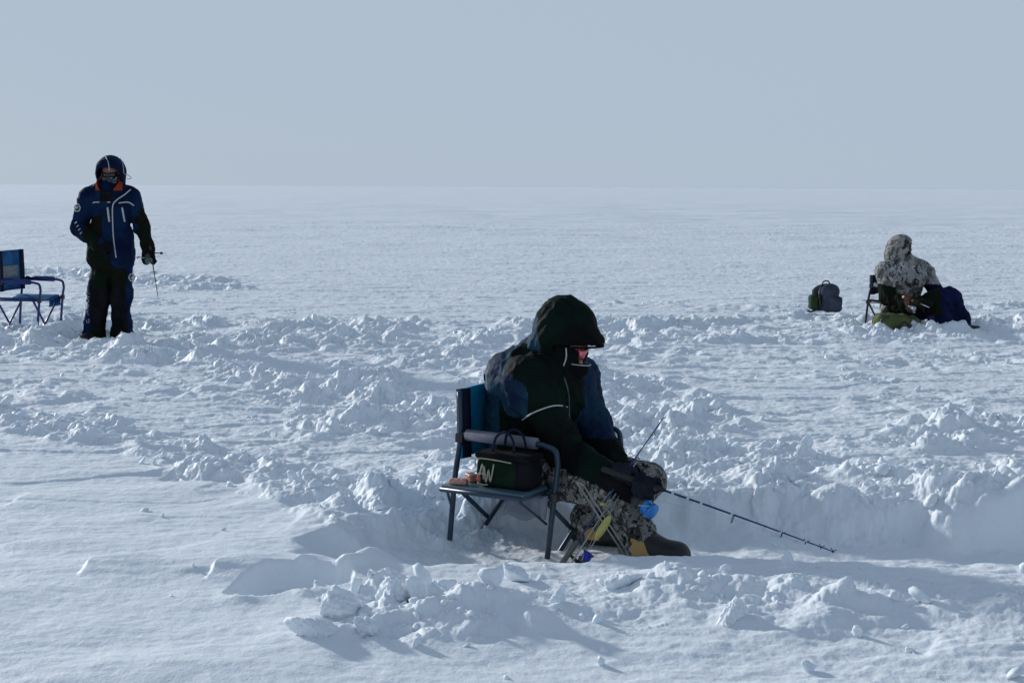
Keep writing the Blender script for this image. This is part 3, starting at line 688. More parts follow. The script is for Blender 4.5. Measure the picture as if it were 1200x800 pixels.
MB().tube(smooth_path([hc + fdir * .06 - ldir * .118 - up * .05, hc + fdir * .065 - ldir * .125 - up * .09, hc + fdir * .05 - ldir * .12 - up * .13], 4), .003, 6).build('drawcord', M_PIPE, hd)
# glasses
gf = J['face'].normalized(); gu = (J['up'] - gf * J['up'].dot(gf)).normalized(); gl = gu.cross(gf); hcn = J['head']
P = [[hcn + gf * (.112 - .045 * (abs(t) ** 2)) + gl * (.068 * t) + gu * (.004 + .024 * k) for t in [j / 5 for j in range(-5, 6)]] for k in (-1, 0, 1)]
gs = MB().sheet(P, .004, gf).build('glasses', M_GLASS, ang1)
for s in (-1, 1): MB().tube([hcn + gf * .07 + gl * .070 * s + gu * .014, hcn - gf * .0 + gl * .088 * s + gu * .016], .0035, 6).build('glasses_arm', M_PIPE, gs)
MB().tube(smooth_path([J['head'] + fdir * (.125 * math.cos(a)) + ldir * (.07 * math.sin(a)) - up * (.068 + .018 * math.cos(a)) for a in [math.radians(k) for k in range(-75, 76, 25)]], 3), .0025, 6).build('gaiter_edge', M_PIPE, gt)
# trousers, gloves, boots
trs = smin(legs_fs(J, .098, .080, .070) + [rc(J['an' + s] + up * .03, J['an' + s] - up * .035 + fdir * .005, .072, .070) for s in 'RL'], .03)
tr = skin('trousers', inter(trs, half(J['pel'] + up * .02, up), .02), bl, bh, .007, M_CAMO_T, ang1, fold=[(.012, 11, (1, 1, 1), 33), (.005, 26, (1, 1, 1), 35)])
rodA0 = D(775, 573, 6.02); rodA1 = D(978, 643, 5.72); rax = Vd(rodA0, rodA1)
gripR = rodA0 - rax * .075
for nm, hnd, wr, C_, sd in (('R', 'haR', 'wrR', gripR, 1), ('L', 'haL', 'wrL', None, -1)):
    if C_ is None: C_ = rodA0 - rax * .19 + ldir * .03
    gsd, gw = glove_sdf(C_, rax, J[wr] - C_, sd, .013)
    full = smin([gsd, rc(gw, J[wr], .036, .045)], .015)
    lo2, hi2 = bounds([C_, gw, J[wr]], .09)
    g_ = skin('glove', full, lo2, hi2, .0038, cloth('black_glove', (.012, .014, .022), (.02, .024, .034)), ang1)
    cdir = Vd(gw, J[wr]); cu = minus(rc(gw + cdir * .0, J[wr] + cdir * .04, .046, .056), rc(gw - cdir * .1, gw + cdir * .02, .04, .04), .005)
    skin('glove_cuff', inter(cu, half(gw + cdir * .01, -cdir), .005), lo2 - .05, hi2 + .05, .006, M_BLACK, g_)
boot(ang1, J['anR'], J['toR'], M_TAN, M_RUB, r=.062, cuff=.03); boot(ang1, J['anL'], J['toL'], M_TAN, M_RUB, r=.058, cuff=.0)

# ---- standing angler on the left
gz = G(128, 401, .12); YS = gz.y
def DS(px, py, dy=0): return D(px, py, YS + dy)
zg = hz(gz.x, gz.y)
K = dict(pel=DS(130, 298), chest=DS(130, 240), neck=DS(129, 219), head=DS(130, 204), shR=DS(103, 232, .02), shL=DS(153, 230, .02),
         elR=DS(93, 267, .0), elL=DS(166, 266, .0), wrR=DS(115, 287, -.24), wrL=DS(174, 292, -.12), haR=DS(121, 290, -.26), haL=DS(176, 298, -.14),
         hipR=DS(119, 308), hipL=DS(142, 308), knR=DS(115, 350, -.05), knL=DS(143, 350, -.03), anR=DS(110, 392, -.02), anL=DS(143, 391, .0))
K['face'] = Vector((.10, -1, -.22)); K['up'] = Vector((0, -.2, 1)); K['toR'] = K['anR'] + Vector((-.05, -.17, -.04)); K['toL'] = K['anL'] + Vector((.05, -.17, -.04))
ang2 = empty('person', (gz.x, gz.y, zg), 'standing person in navy hooded suit with orange lined collar, rod in one hand, far left', 'person', PG)
bl, bh = bounds(K['pel'] * 0 + K['head'] if False else [K[k] for k in ('pel', 'head', 'shR', 'shL', 'elR', 'elL', 'haR', 'haL', 'anR', 'anL', 'toR')], .2)
skin('body', body_sdf(K), bl, bh, .011, M_SKIN, ang2)
cb = smin([rc(K['pel'] + up * .02, K['chest'] - up * .02, .165, .170), rc(K['hipR'] + up * .06, K['hipL'] + up * .06, .125, .125), rc(K['shR'] + Vector((.05, 0, -.03)), K['shL'] + Vector((-.05, 0, -.03)), .105, .105),
           rc(K['chest'], K['neck'] - up * .01, .13, .10), rc(K['neck'] - up * .02, K['shR'] + Vector((.03, 0, 0)), .085, .10), rc(K['neck'] - up * .02, K['shL'] + Vector((-.03, 0, 0)), .085, .10), rc(K['pel'] + up * .16, K['pel'] + up * .0, .21, .20)], .06)
flat = lambda f, c, s: (lambda P: f((P - A3(c)) * np.array([1, s, 1], F32) + A3(c)) / 1.15)
cb = flat(cb, K['chest'], 1.22)
sr = smin([rc(K['shR'], K['elR'], .085, .075), rc(K['elR'], K['wrR'], .075, .062)], .03); sl = smin([rc(K['shL'], K['elL'], .085, .072), rc(K['elL'], K['wrL'], .070, .055)], .03)
coat2 = inter(smin([cb, sr, sl], .025), half(DS(130, 322), -up), .015)
def p2(c, n):
    x = (c[:, 0] - K['chest'].x); z = c[:, 2]; zc = K['chest'].z
    rr_ = ((z < zc - .10 + .25 * (x + .10)) & (x < -.05) & (x > -.22)) | ((x > .27) & (z < zc - .05)) | ((x > .17) & (sl(c.astype(F32)) < .0) & (z < zc - .03)); lowb = (z < K['pel'].z + .03) & (x < .03)
    return np.where(rr_ | lowb, 1, 0)
j2 = skin('jacket', coat2, bl, bh, .010, [M_NAVY, M_GREEN], ang2, fold=[(.018, 6.5, (1, 1, .8), 51), (.006, 15, (1, 1, 1), 52)], cid=p2)
def pip2(name, pix, r=.006, mat=M_PIPE, f=None, par=None): piping(name, pix, f or coat2, par or j2, r, mat, YS - .1, None, .014)
pip2('front_zip', [(153, 222), (146, 228), (136, 235), (132, 242), (132, 260), (133, 280), (136, 302)])
pip2('chest_seam', [(109, 238), (112, 237), (129, 237)]); pip2('chest_seam', [(139, 238), (150, 237), (157, 241)])
pip2('pocket_zip', [(126, 243), (128, 260)], .009); pip2('pocket_zip', [(143, 243), (146, 260)], .009)
def ring(name, cpx, rad, f, par, Y):
    pts = [onto(f, D(cpx[0] + rad * math.cos(a) * .8, cpx[1] + rad * math.sin(a), Y - .1), ray(*cpx), lift=.012) for a in [k * math.pi / 3 for k in range(7)]]
    b = MB(); b.tube(pts, .006, 6)
    c0, c1_ = onto(f, D(cpx[0] - 1, cpx[1] + 1, Y - .1), ray(*cpx), lift=.012), onto(f, D(cpx[0] + 1.2, cpx[1] - 1.4, Y - .1), ray(*cpx), lift=.012)
    b.tube([c0, c1_], .008, 6); b.build(name, M_PIPE, par)
ring('arm_badge', (90.5, 243.5), 4.6, coat2, j2, YS)
for k, (px, py) in enumerate([(89, 262), (91, 266), (93, 270), (95, 274)]): pip2('sleeve_lettering', [(px - 1.2, py), (px + 1.2, py - 2.2)], .005)
lo, hi = bounds([K['head'], K['neck']], .26)
colr = minus(smin([rc(K['neck'] - up * .09, K['neck'] + Vector((0, -.02, .01)), .15, .125), rc(K['neck'] + Vector((.10, -.07, -.03)), K['neck'] + Vector((.15, -.08, 0.0)), .045, .03)], .04), rc(K['neck'] + Vector((0, -.05, -.03)), K['neck'] + Vector((0, -.12, .22)), .085, .13), .01)
skin('collar', colr, lo, hi, .008, [M_NAVY, M_ORANGE, M_BLACK], ang2, cid=lambda c, n: np.where((np.abs(c[:, 0] - K['neck'].x) < .065) & (n[:, 1] < .2), 2, ((np.linalg.norm((c - A3(K['neck'] + Vector((0, -.06, .02))))[:, :2], axis=1) < .15) & (c[:, 2] > K['neck'].z - .03)).astype(int)))
h2 = K['head'] + up * .015
ho = smin([ell(h2, (.140, .155, .160)), rc(h2 - up * .10 + Vector((0, .04, 0)), K['neck'] + Vector((0, .05, -.04)), .115, .12), ell(h2 + Vector((0, -.10, .06)), (.10, .08, .06))], .04)
hi_ = smin([ell(h2 + Vector((0, -.02, -.01)), (.118, .150, .135)), rc(h2 + Vector((0, -.1, -.03)), h2 + Vector((.0, -.14, -.14)), .095, .09)], .03)
hd2 = skin('hood', minus(ho, hi_, .008), lo - .05, hi + .06, .008, M_NAVY, ang2, fold=[(.006, 9, (1, 1, 1), 61)])
pip2('hood_seam', [(124, 184), (127, 191), (128, 200)], .0035, f=ho, par=hd2); pip2('hood_seam', [(141, 185), (144, 193), (145, 203)], .0035, f=ho, par=hd2)
MB().tube(smooth_path([D(146, 204, YS - .1), D(151, 206, YS - .12), D(154, 209, YS - .12), D(149, 210, YS - .12)], 4), .004, 6).build('hood_cord', M_PIPE, hd2)
f2 = K['face'].normalized(); u2 = (K['up'] - f2 * K['up'].dot(f2)).normalized(); l2 = u2.cross(f2)
bf = lambda P: head_sdf(K['head'], K['face'], K['up'], 1.06)(P)
skin('balaclava', inter(bf, half(K['head'] + u2 * .0 - f2 * 0, u2), .01), lo, hi, .007, M_BUFF, ang2)
P = [[K['head'] + f2 * (.114 - .05 * (abs(t) ** 2)) + l2 * (.070 * t) + u2 * (.012 + .022 * k) for t in [j / 5 for j in range(-5, 6)]] for k in (-1, 0, 1)]
MB().sheet(P, .006, f2).build('goggles', M_DKGLASS, ang2)
tr2 = smin(legs_fs(K, .100, .094, .086), .02)
tr2 = smin([tr2] + [rc(K['an' + s] + up * .08, K['an' + s] - up * .01, .092, .105) for s in 'RL'], .02)
def p3(c, n):
    x = c[:, 0]; z = c[:, 2]; out_ = ((x < K['knR'].x - .055) | (x > K['knL'].x + .06)); kn = (z < K['knR'].z + .11) & (z > K['anR'].z + .07) & ~out_
    return np.where(out_, 0, np.where(kn, 2, 1))
t2 = skin('trousers', inter(tr2, half(K['pel'] + up * .05, up), .02), bl, bh, .010, [M_NAVY, M_GREEN, M_BLACK], ang2, fold=[(.022, 7, (1, 1, .8), 71), (.006, 18, (1, 1, 1), 72)], cid=p3)
ring('thigh_badge', (154.5, 325), 4.6, tr2, t2, YS)
for px, py in [(103.5, 346), (102.5, 352), (102, 358), (101.5, 364), (102, 370), (103, 376)]:
    b = MB(); b.tube([onto(tr2, D(px + x, py + y, YS - .1), ray(px, py), lift=.012) for x, y in ((-1.3, -2), (1.4, -2), (1.4, 1.8), (-1.3, 1.8), (-1.3, -2))], .004, 6); b.build('leg_lettering', M_PIPE, t2)
for s in 'RL': boot(ang2, K['an' + s], K['to' + s], M_GREEN, M_RUB, r=.06)
# his rod, held low
rB0 = DS(177.5, 300, -.20); rB1 = DS(185, 347, -.35); rbx = Vd(rB0, rB1)
for s, C_, A_, sd in (('L', rB0, rbx, 1), ('R', DS(121, 293, -.30), Vector((.8, -.1, -.5)), -1)):
    gsd, gw = glove_sdf(C_, A_, K['wr' + s] - C_, sd, .012, 1.1)
    lo2, hi2 = bounds([C_, gw, K['wr' + s]], .1); g_ = skin('glove', smin([gsd, rc(gw, K['wr' + s], .038, .045)], .015), lo2, hi2, .006, M_BLACK, ang2)
    cd_ = Vd(gw, K['wr' + s]); skin('glove_cuff', rc(gw + cd_ * .02, K['wr' + s], .05, .058), lo2 - .05, hi2 + .05, .009, M_GREEN, g_)

# ---- seated angler far right
YR = G(1075, 386, .12).y
def DR(px, py, dy=0): return D(px, py, YR + dy)
Q3 = dict(pel=DR(1052, 362, .15), chest=DR(1058, 325, .08), neck=DR(1058, 305, .05), head=DR(1055, 292, .03), shR=DR(1038, 318, -.02), shL=DR(1082, 318, .12),
          elR=DR(1040, 348, -.18), elL=DR(1100, 344, .05), wrR=DR(1062, 356, -.40), wrL=DR(1092, 357, -.32), haR=DR(1066, 354, -.42), haL=DR(1084, 357, -.40),
          hipR=DR(1048, 368, .05), hipL=DR(1066, 366, .25), knR=DR(1094, 355, -.30), knL=DR(1112, 353, -.12), anR=DR(1102, 384, -.36), anL=DR(1124, 383, -.18))
d3 = Vector((.9, -.3, -.05)); Q3['face'] = Vector((.85, -.32, -.22)); Q3['up'] = Vector((.12, 0, 1)); Q3['toR'] = Q3['anR'] + d3 * .17; Q3['toL'] = Q3['anL'] + d3 * .17
for k in list(Q3): Q3[k] = Vector(Q3[k])
b3 = G(1060, 386, .12); ang3 = empty('person', (b3.x, b3.y, hz(b3.x, b3.y)), 'seated person in pale snow camouflage jacket and hood, far right beside the backpack', 'person', PG)
bl, bh = bounds([Q3[k] for k in ('pel', 'head', 'shR', 'shL', 'elR', 'elL', 'knR', 'knL', 'anR', 'anL', 'toL')], .2)
skin('body', body_sdf(Q3), bl, bh, .012, M_SKIN, ang3)
c3b = smin([rc(Q3['pel'] + up * .02, Q3['chest'] - up * .02 + Vector((.02, 0, 0)), .18, .205), rc(Q3['neck'] - up * .03, Q3['shL'], .10, .11), rc(Q3['neck'] - up * .03, Q3['shR'], .10, .11), rc(Q3['shR'] + Vector((.05, 0, -.03)), Q3['shL'] + Vector((-.05, 0, -.03)), .115, .115), rc(Q3['chest'], Q3['neck'], .13, .09), rc(Q3['pel'], Q3['pel'] + Vector((.16, -.08, .0)), .15, .11)], .06)
s3r = smin([rc(Q3['shR'], Q3['elR'], .09, .08), rc(Q3['elR'], Q3['wrR'], .078, .06)], .03); s3l = smin([rc(Q3['shL'], Q3['elL'], .09, .075), rc(Q3['elL'], Q3['wrL'], .07, .055)], .03)
coat3 = inter(smin([c3b, s3r, s3l], .03), half(Q3['hipR'] - up * .06, -up), .02)
zR = Q3['elR'].z
skin('jacket', coat3, bl, bh, .011, [M_SNOWCAMO, M_GREEN, M_NAVY], ang3, fold=[(.018, 6.5, (1, 1, .8), 81), (.007, 15, (1, 1, 1), 82)],
     cid=lambda c, n: np.where((s3r(c.astype(F32)) < c3b(c.astype(F32)) + .01) & (c[:, 2] < zR + .12 - .25 * (c[:, 0] - Q3['elR'].x)), 1, np.where((s3l(c.astype(F32)) < .02) & (c[:, 2] < zR + .12), 2, 0)))
lo, hi = bounds([Q3['head'], Q3['neck']], .26); h3 = Q3['head']; f3 = Q3['face'].normalized(); l3 = up.cross(f3).normalized(); u3 = f3.cross(l3)
ho3 = smin([ell(h3, (.150, .150, .158), (f3, l3, u3)), rc(h3 - u3 * .09 - f3 * .03, Q3['neck'] - f3 * .02 - up * .03, .115, .13)], .04)
hi3 = smin([ell(h3 + f3 * .03, (.145, .12, .13), (f3, l3, u3)), rc(h3 + f3 * .10, h3 + f3 * .2, .10, .11)], .03)
skin('hood', minus(ho3, hi3, .008), lo - .05, hi + .05, .009, M_SNOWCAMO, ang3, fold=[(.008, 9, (1, 1, 1), 85)])
skin('balaclava', lambda P: head_sdf(h3, Q3['face'], Q3['up'], 1.05)(P), lo, hi, .009, M_BLACK, ang3)
P = [[h3 + f3 * (.114 - .05 * t * t) + l3 * (.070 * t) + u3 * (.012 + .022 * k) for t in [j / 5 for j in range(-5, 6)]] for k in (-1, 0, 1)]
MB().sheet(P, .006, f3).build('goggles', M_DKGLASS, ang3)
tr3 = smin(legs_fs(Q3, .11, .10, .085), .03); tr3 = smin([tr3, rc(Q3['knR'] + up * .01, Q3['knL'] + up * .02, .12, .13), rc(Q3['knL'], Q3['anL'] + up * .05, .12, .11), rc(Q3['knR'], Q3['anR'] + up * .05, .11, .11), rc(Q3['anR'] + up * .1, Q3['anL'] + up * .1, .09, .1)], .03)
skin('trousers', inter(tr3, half(Q3['pel'] + up * .3, up), .02), bl, bh, .011, [M_GREEN, cloth('blue_black_suit', (.006, .008, .03), (.012, .018, .07), 7)], ang3, fold=[(.018, 7, (1, 1, 1), 91), (.008, 15, (1, 1, 1), 92)],
     cid=lambda c, n: ((c[:, 0] > Q3['knR'].x + .05) | (c[:, 2] < Q3['knR'].z - .12)).astype(int))
for s in 'RL': boot(ang3, Q3['an' + s], Q3['to' + s], M_NAVY, M_RUB, r=.062)
rC0 = DR(1064, 350, -.50); rC1 = DR(1085, 358.5, -.75); rcx = Vd(rC0, rC1)
for s, off_, sd in (('R', .02, 1), ('L', .16, -1)):
    C_ = rC0 + rcx * off_; gsd, gw = glove_sdf(C_, rcx, Q3['wr' + s] - C_, sd, .012, 1.1)
    lo2, hi2 = bounds([C_, gw, Q3['wr' + s]], .1); skin('glove', smin([gsd, rc(gw, Q3['wr' + s], .04, .045)], .015), lo2, hi2, .006, cloth('brown_glove', (.05, .025, .015), (.08, .04, .03)) if s == 'R' else M_GREEN, ang3)
# ------------------------------------------------------------------ rods, reels, bags
M_BLANK = plain('blue_rod_blank', (.02, .03, .14), .3, .2); M_GRIP = plain('foam_grip', (.02, .02, .022), .85); M_CORK = plain('cork', (.42, .29, .16), .85); M_METAL = plain('dull_metal', (.45, .46, .48), .35, .8)
M_SPOOL = plain('blue_spool', (.03, .22, .62), .3, .4); M_SPOOL2 = plain('violet_blue_spool', (.03, .05, .45), .3, .4); M_LINE = plain('pale_line', (.55, .6, .62), .4); M_YEL = plain('yellow_lure', (.42, .38, .10), .5, wear=.3)
M_WIRE = plain('steel_wire', (.32, .33, .30), .4, .6); M_WHITE = plain('white_plastic', (.6, .62, .63), .4)
def guides(par, p0, p1, ts, r0, out_, leg=.02):
    d = Vd(p0, p1); side = d.cross(out_).normalized()
    for t, rr_ in zip(ts, r0):
        c = p0.lerp(p1, t) + out_ * (leg + rr_); b = MB()
        b.tube([c + out_ * (rr_ * math.cos(a)) + side * (rr_ * math.sin(a)) for a in [k * math.pi / 6 for k in range(13)]], .0016, 6)
        b.tube([p0.lerp(p1, t) + d * .012, c - out_ * rr_], .0016, 6); b.tube([p0.lerp(p1, t) - d * .012, c - out_ * rr_], .0016, 6); b.build('line_guide', M_PLASTIC, par)
def reel(par, c, ax, stem, spm, s=1.0):
    """spinning reel: foot, body, rotor, spool, bail and handle; ax spool axis, stem away from the rod"""
    ax = Vector(ax).normalized(); st = (Vector(stem) - ax * Vector(stem).dot(ax)).normalized(); sd = ax.cross(st)
    b0 = c + st * .062 * s
    b = MB(); b.tube([c - ax * .028 * s, c + ax * .028 * s], .006 * s, 8); b.tube([c, b0 - ax * .01 * s], [.006 * s, .009 * s], 8); b.tube([b0 - ax * .035 * s, b0 - ax * .02 * s, b0 + ax * .002 * s], [.012 * s, .022 * s, .021 * s], 14)
    r = b.build('reel', M_PLASTIC, par)
    MB().tube([b0 + ax * .002 * s, b0 + ax * .006 * s, b0 + ax * .016 * s], [.020 * s, .025 * s, .026 * s], 18).build('rotor', plain('gun_metal', (.06, .07, .09), .35, .6), r)
    MB().tube([b0 + ax * .017 * s, b0 + ax * .019 * s, b0 + ax * .021 * s, b0 + ax * .040 * s, b0 + ax * .042 * s, b0 + ax * .046 * s, b0 + ax * .048 * s], [.024 * s, .025 * s, .019 * s, .019 * s, .024 * s, .024 * s, .018 * s], 22).build('spool', spm, r)
    bl_ = MB(); bl_.tube([b0 + ax * (.012 + .03 * math.sin(a)) * s + sd * (.033 * math.cos(a)) * s - st * (.006 + .012 * math.sin(a)) * s for a in [k * math.pi / 10 for k in range(11)]], .002 * s, 6); bl_.build('bail', M_METAL, r)
    h = MB(); h.tube([b0 - ax * .012 * s, b0 - ax * .012 * s + sd * .04 * s, b0 - ax * .012 * s + sd * .046 * s + st * .045 * s], .0035 * s, 6); h.tube([b0 - ax * .012 * s + sd * .046 * s + st * .045 * s, b0 - ax * .012 * s + sd * .072 * s + st * .045 * s], [.008 * s, .009 * s], 10); h.build('crank', M_METAL, r)
    return r
RG = 'short ice fishing rods'
# rod in the front angler's hands
ro = empty('fishing_rod', rodA0, 'short blue ice rod with bright blue reel, held out over the trench', 'fishing rod', RG)
dn = (Vector((0, 0, -1)) - rax * -rax.z); dn = (Vector((0, 0, -1)) + rax * rax.z).normalized()
MB().tube([rodA0 - rax * .27, rodA0 - rax * .26, rodA0 - rax * .02, rodA0 + rax * .015], [.010, .0125, .0125, .007], 12).build('grip', M_GRIP, ro)
tip = rodA1
pts = [rodA0.lerp(tip, t) - Vector((0, 0, .012)) * (t * t) for t in [k / 10 for k in range(11)]]
bk = MB(); bk.tube(pts, [.0052 - .0030 * k / 10 for k in range(11)], 8); blank = bk.build('blank', M_BLANK, ro)
for t in (.07, .16, .24, .42, .70, .84): MB().tube([rodA0.lerp(tip, t) - rax * .006 - Vector((0, 0, .012)) * t * t, rodA0.lerp(tip, t) + rax * .006 - Vector((0, 0, .012)) * t * t], .0062 - .003 * t, 8).build('thread_wrap', M_WHITE, blank)
guides(ro, rodA0, tip, (.43, .71, .845, .93, .995), (.013, .008, .005, .004, .0035), dn, .010)
MB().tube([rodA0 + dn * .05, rodA0.lerp(tip, .43) + dn * .021, rodA0.lerp(tip, .71) + dn * .024, tip + dn * .004], .0006, 4).build('line', M_LINE, ro)
reel(ro, rodA0 - rax * .055, (rax + dn * .25 - Vector((0, .5, 0))), dn, M_SPOOL, 1.45)

# rod propped on a crossed wire stand
q0 = D(657, 662, 6.10); q1 = D(777, 490, 6.14); qx = Vd(q0, q1); crossp = D(707, 590, 6.105)
r2 = empty('fishing_rod', q0, 'short blue ice rod propped upright on the crossed wire stand', 'fishing rod', RG)
MB().tube([q0, q0 + qx * .01, q0 + qx * .11, q0 + qx * .13], [.010, .0125, .0125, .007], 12).build('grip', plain('grey_grip', (.10, .11, .10), .8), r2)
pts = [(q0 + qx * .12).lerp(q1, t) for t in [k / 8 for k in range(8)]] + [q1 - Vector((0, 0, 0)), q1 + Vector((.012, 0, .004))]
MB().tube(pts, [.0046 - .0026 * k / 9 for k in range(10)], 8).build('blank', M_BLANK, r2)
oq = Vector((1, 0, -.6)); oq = (oq - qx * oq.dot(qx)).normalized()
guides(r2, q0, q1, (.38, .55, .74, .9), (.010, .006, .004, .003), oq, .010)
ln = MB(); ln.tube([q0 + qx * .10 + oq * .06, q0.lerp(q1, .38) + oq * .021, q0.lerp(q1, .74) + oq * .014, q1], .0008, 4); ln.tube([q0.lerp(q1, .60) + oq * .022, q0.lerp(q1, .33) + oq * .055, q0 + qx * .06 + oq * .07], .0008, 4); ln.build('line', M_LINE, r2)
reel(r2, q0 + qx * .06, qx, oq + Vector((0, -.2, -.1)), M_SPOOL2, 1.1)
# wire stand
st = empty('rod_stand', G(690, 660, .02), 'crossed wire rod stand stuck in the snow before the seated angler', 'rod stand')
a0, a1 = D(682, 570, 6.09), D(738, 655, 6.07); b0, b1 = D(745, 542, 6.16), D(664, 668, 6.04)
for s in (-1, 1):
    o_ = Vector((.007 * s, 0, .005 * s)); MB().tube([a0 + o_, a1 + o_], .0032, 8).build('leg', M_WIRE, st)
MB().tube(smooth_path([a0 - Vector((.007, 0, .005)), a0 + Vector((-.022, 0, .018)), a0 + Vector((-.004, 0, .012)), a0 + Vector((.007, 0, .005))], 4), .0032, 8).build('top_loop', M_WIRE, st)
MB().tube([b0, b1], .0035, 8).build('leg', M_WIRE, st); MB().tube([b0 + Vector((-.015, .01, 0)), crossp + Vector((.004, .02, .01))], .0025, 8).build('leg', M_WIRE, st)
MB().tube([crossp + Vector((-.014, -.012, .004)), crossp + Vector((.014, -.012, -.004))], .007, 8).build('clamp', M_YEL, st)
# yellow float hanging by the stand
f0, f1 = D(716, 603, 6.03), D(697, 633, 6.03); fm = f0.lerp(f1, .5); fa = Vd(f0, f1)
fsd = ell(fm, (.062, .017, .010), (fa, fa.cross(Vector((0, 1, 0))).normalized(), Vector((0, 1, 0))))
lu = empty('float_lure', fm, 'flat yellow leaf shaped lure hanging from the propped rod', 'fishing lure')
lo, hi = bounds([f0, f1], .06); skin('blade', fsd, lo, hi, .003, M_YEL, lu)
hk = MB(); hk.tube([f0, crossp + Vector((.004, -.02, 0))], .001, 5); hk.tube(smooth_path([f1, f1 + fa * .03, f1 + fa * .05 + Vector((-.01, 0, .0)), f1 + fa * .035 + Vector((-.018, 0, .004))], 4), .0012, 5); hk.build('hook', M_METAL, lu)

# standing angler's rod
ro3 = empty('fishing_rod', rB0, 'short dark ice rod held pointing down by the standing angler', 'fishing rod', RG)
MB().tube([rB0 - rbx * .10, rB0 + rbx * .07], .012, 10).build('grip', M_GRIP, ro3)
MB().tube([rB0 + rbx * .06, rB1], [.006, .003], 8).build('blank', plain('grey_blank', (.10, .11, .13), .4), ro3)
guides(ro3, rB0, rB1, (.4, .62, .8), (.009, .007, .005), Vector((1, 0, 0)), .008)
reel(ro3, rB0 + rbx * .035, rbx, Vector((-.3, -1, 0)), plain('green_spool', (.03, .12, .06), .4), 1.1)
MB().tube([rB0 - rbx * .03, rB0 - rbx * .03 + Vector((.095, 0, .0))], [.006, .004], 6).build('crank_arm', M_PLASTIC, ro3); MB().tube([rB0 - rbx * .03 + Vector((.085, 0, 0)), rB0 - rbx * .03 + Vector((.108, 0, 0))], .011, 10).build('crank_knob', M_PLASTIC, ro3)
# far right angler's rod
ro4 = empty('fishing_rod', rC0, 'pale short rod across the lap of the far right angler', 'fishing rod', RG)
MB().tube([rC0 - rcx * .08, rC0 + rcx * .20], [.013, .013], 10).build('grip', M_CORK, ro4); MB().tube([rC0 + rcx * .19, rC1 + rcx * .05], [.007, .004], 8).build('blank', M_WHITE, ro4)
b = MB()
for k in range(6):
    a = DR(1096 + k * 4.2, 359 + k * 1.6, -.43); b.tube([a, a + Vector((.02, 0, -.018)), a + Vector((.03, 0, -.004))], .004, 6)
reel(ro4, rC0 + rcx * .08, rcx, Vector((0, -.3, -1)), M_METAL, 1.1)

# ---- green tackle bag on the side table
def c1p(x, y, z): return Matrix.Rotation(math.atan2(c1d.y, c1d.x), 3, 'Z') @ Vector((x, y, z)) + C1
ax1 = (c1d, c1l, up)
M_BAG = cloth('green_bag', (.006, .016, .009), (.009, .024, .013), 8, .6); M_CREAM = plain('cream_print', (.34, .32, .24), .8, wear=.3); M_REDP = plain('red_print', (.45, .07, .05), .7)
bc = c1p(.11, -.395, .324 + .066)
bag = empty('tackle_bag', c1p(.10, -.405, .324), 'dark green tackle bag with pale scrawled logo on the side table of the front chair', 'bag')
lo, hi = bounds([bc], .25)
bs = rbox(bc, (.128, .070, .066), .028, ax1)
bd_ = skin('bag_body', bs, lo, hi, .006, [M_BAG, M_BLACK], bag, fold=[(.010, 9, (1, 1, 1), 44)], cid=lambda c, n: ((((c - A3(bc)) @ A3(c1d)) > .07)).astype(int))
skin('lid', rbox(bc + up * .070, (.133, .075, .014), .012, ax1), lo, hi, .005, M_BLACK, bag, fold=[(.003, 14, (1, 1, 1), 45)])
e = lambda x, z: bc + c1d * (x * .86) - c1l * .0725 + up * (z * .86)
MB().tube(smooth_path([e(-.147, .03), e(-.142, .064), e(-.05, .067), e(.06, .060)], 5), .0032, 8).build('lid_piping', M_CREAM, bag)
lg = MB()
for pth in ([(-.13, -.05), (-.105, .04), (-.10, -.035)], [(-.135, -.02), (-.12, -.008), (-.085, -.012)], [(-.095, .03), (-.085, -.05), (-.07, .015), (-.06, -.045), (-.04, .045)], [(-.135, -.058), (-.1, -.064), (-.075, -.06)]):
    lg.tube(smooth_path([e(x, z) for x, z in pth], 4), .0035, 6)
lg.build('logo_print', M_CREAM, bd_)
MB().tube(smooth_path([e(-.136, -.045), e(-.125, -.02), e(-.120, -.05)], 4), .005, 6).build('logo_accent', M_REDP, bd_)
for s in (-1, 1):
    hp = [bc + c1d * -.055 + c1l * (.05 * s) + up * .09, bc + c1d * -.04 + c1l * (.045 * s) + up * .15, bc + c1d * .0 + c1l * (.04 * s) + up * .175, bc + c1d * .04 + c1l * (.045 * s) + up * .15, bc + c1d * .055 + c1l * (.05 * s) + up * .09]
    MB().tube(smooth_path(hp, 5), .006, 8).build('handle', M_DARKFAB, bag)
# small orange packets beside it
M_PINK = plain('orange_pink_plastic', (.50, .25, .20), .5, wear=.3)
for k, (x, y, l_, rz, hh, lab) in enumerate([(-.10, -.47, .040, .3, .012, 'orange lure packet at the outer edge of the side table, left of the green bag'), (-.085, -.39, .028, -.5, .018, 'small orange bait tub against the left end of the green bag')]):
    p = c1p(x, y, .324 + hh); A_ = (Matrix.Rotation(rz, 3, 'Z') @ c1d, Matrix.Rotation(rz, 3, 'Z') @ c1l, up); lo, hi = bounds([p], .08)
    o = skin('bait_packet' if k == 0 else 'bait_tub', rbox(p, (l_, .022, hh), .008, A_), lo, hi, .0035, M_PINK, None, fold=[(.003, 30, (1, 1, 1), 3 + k)]); tag(o, lab, 'bait packet' if k == 0 else 'bait tub')

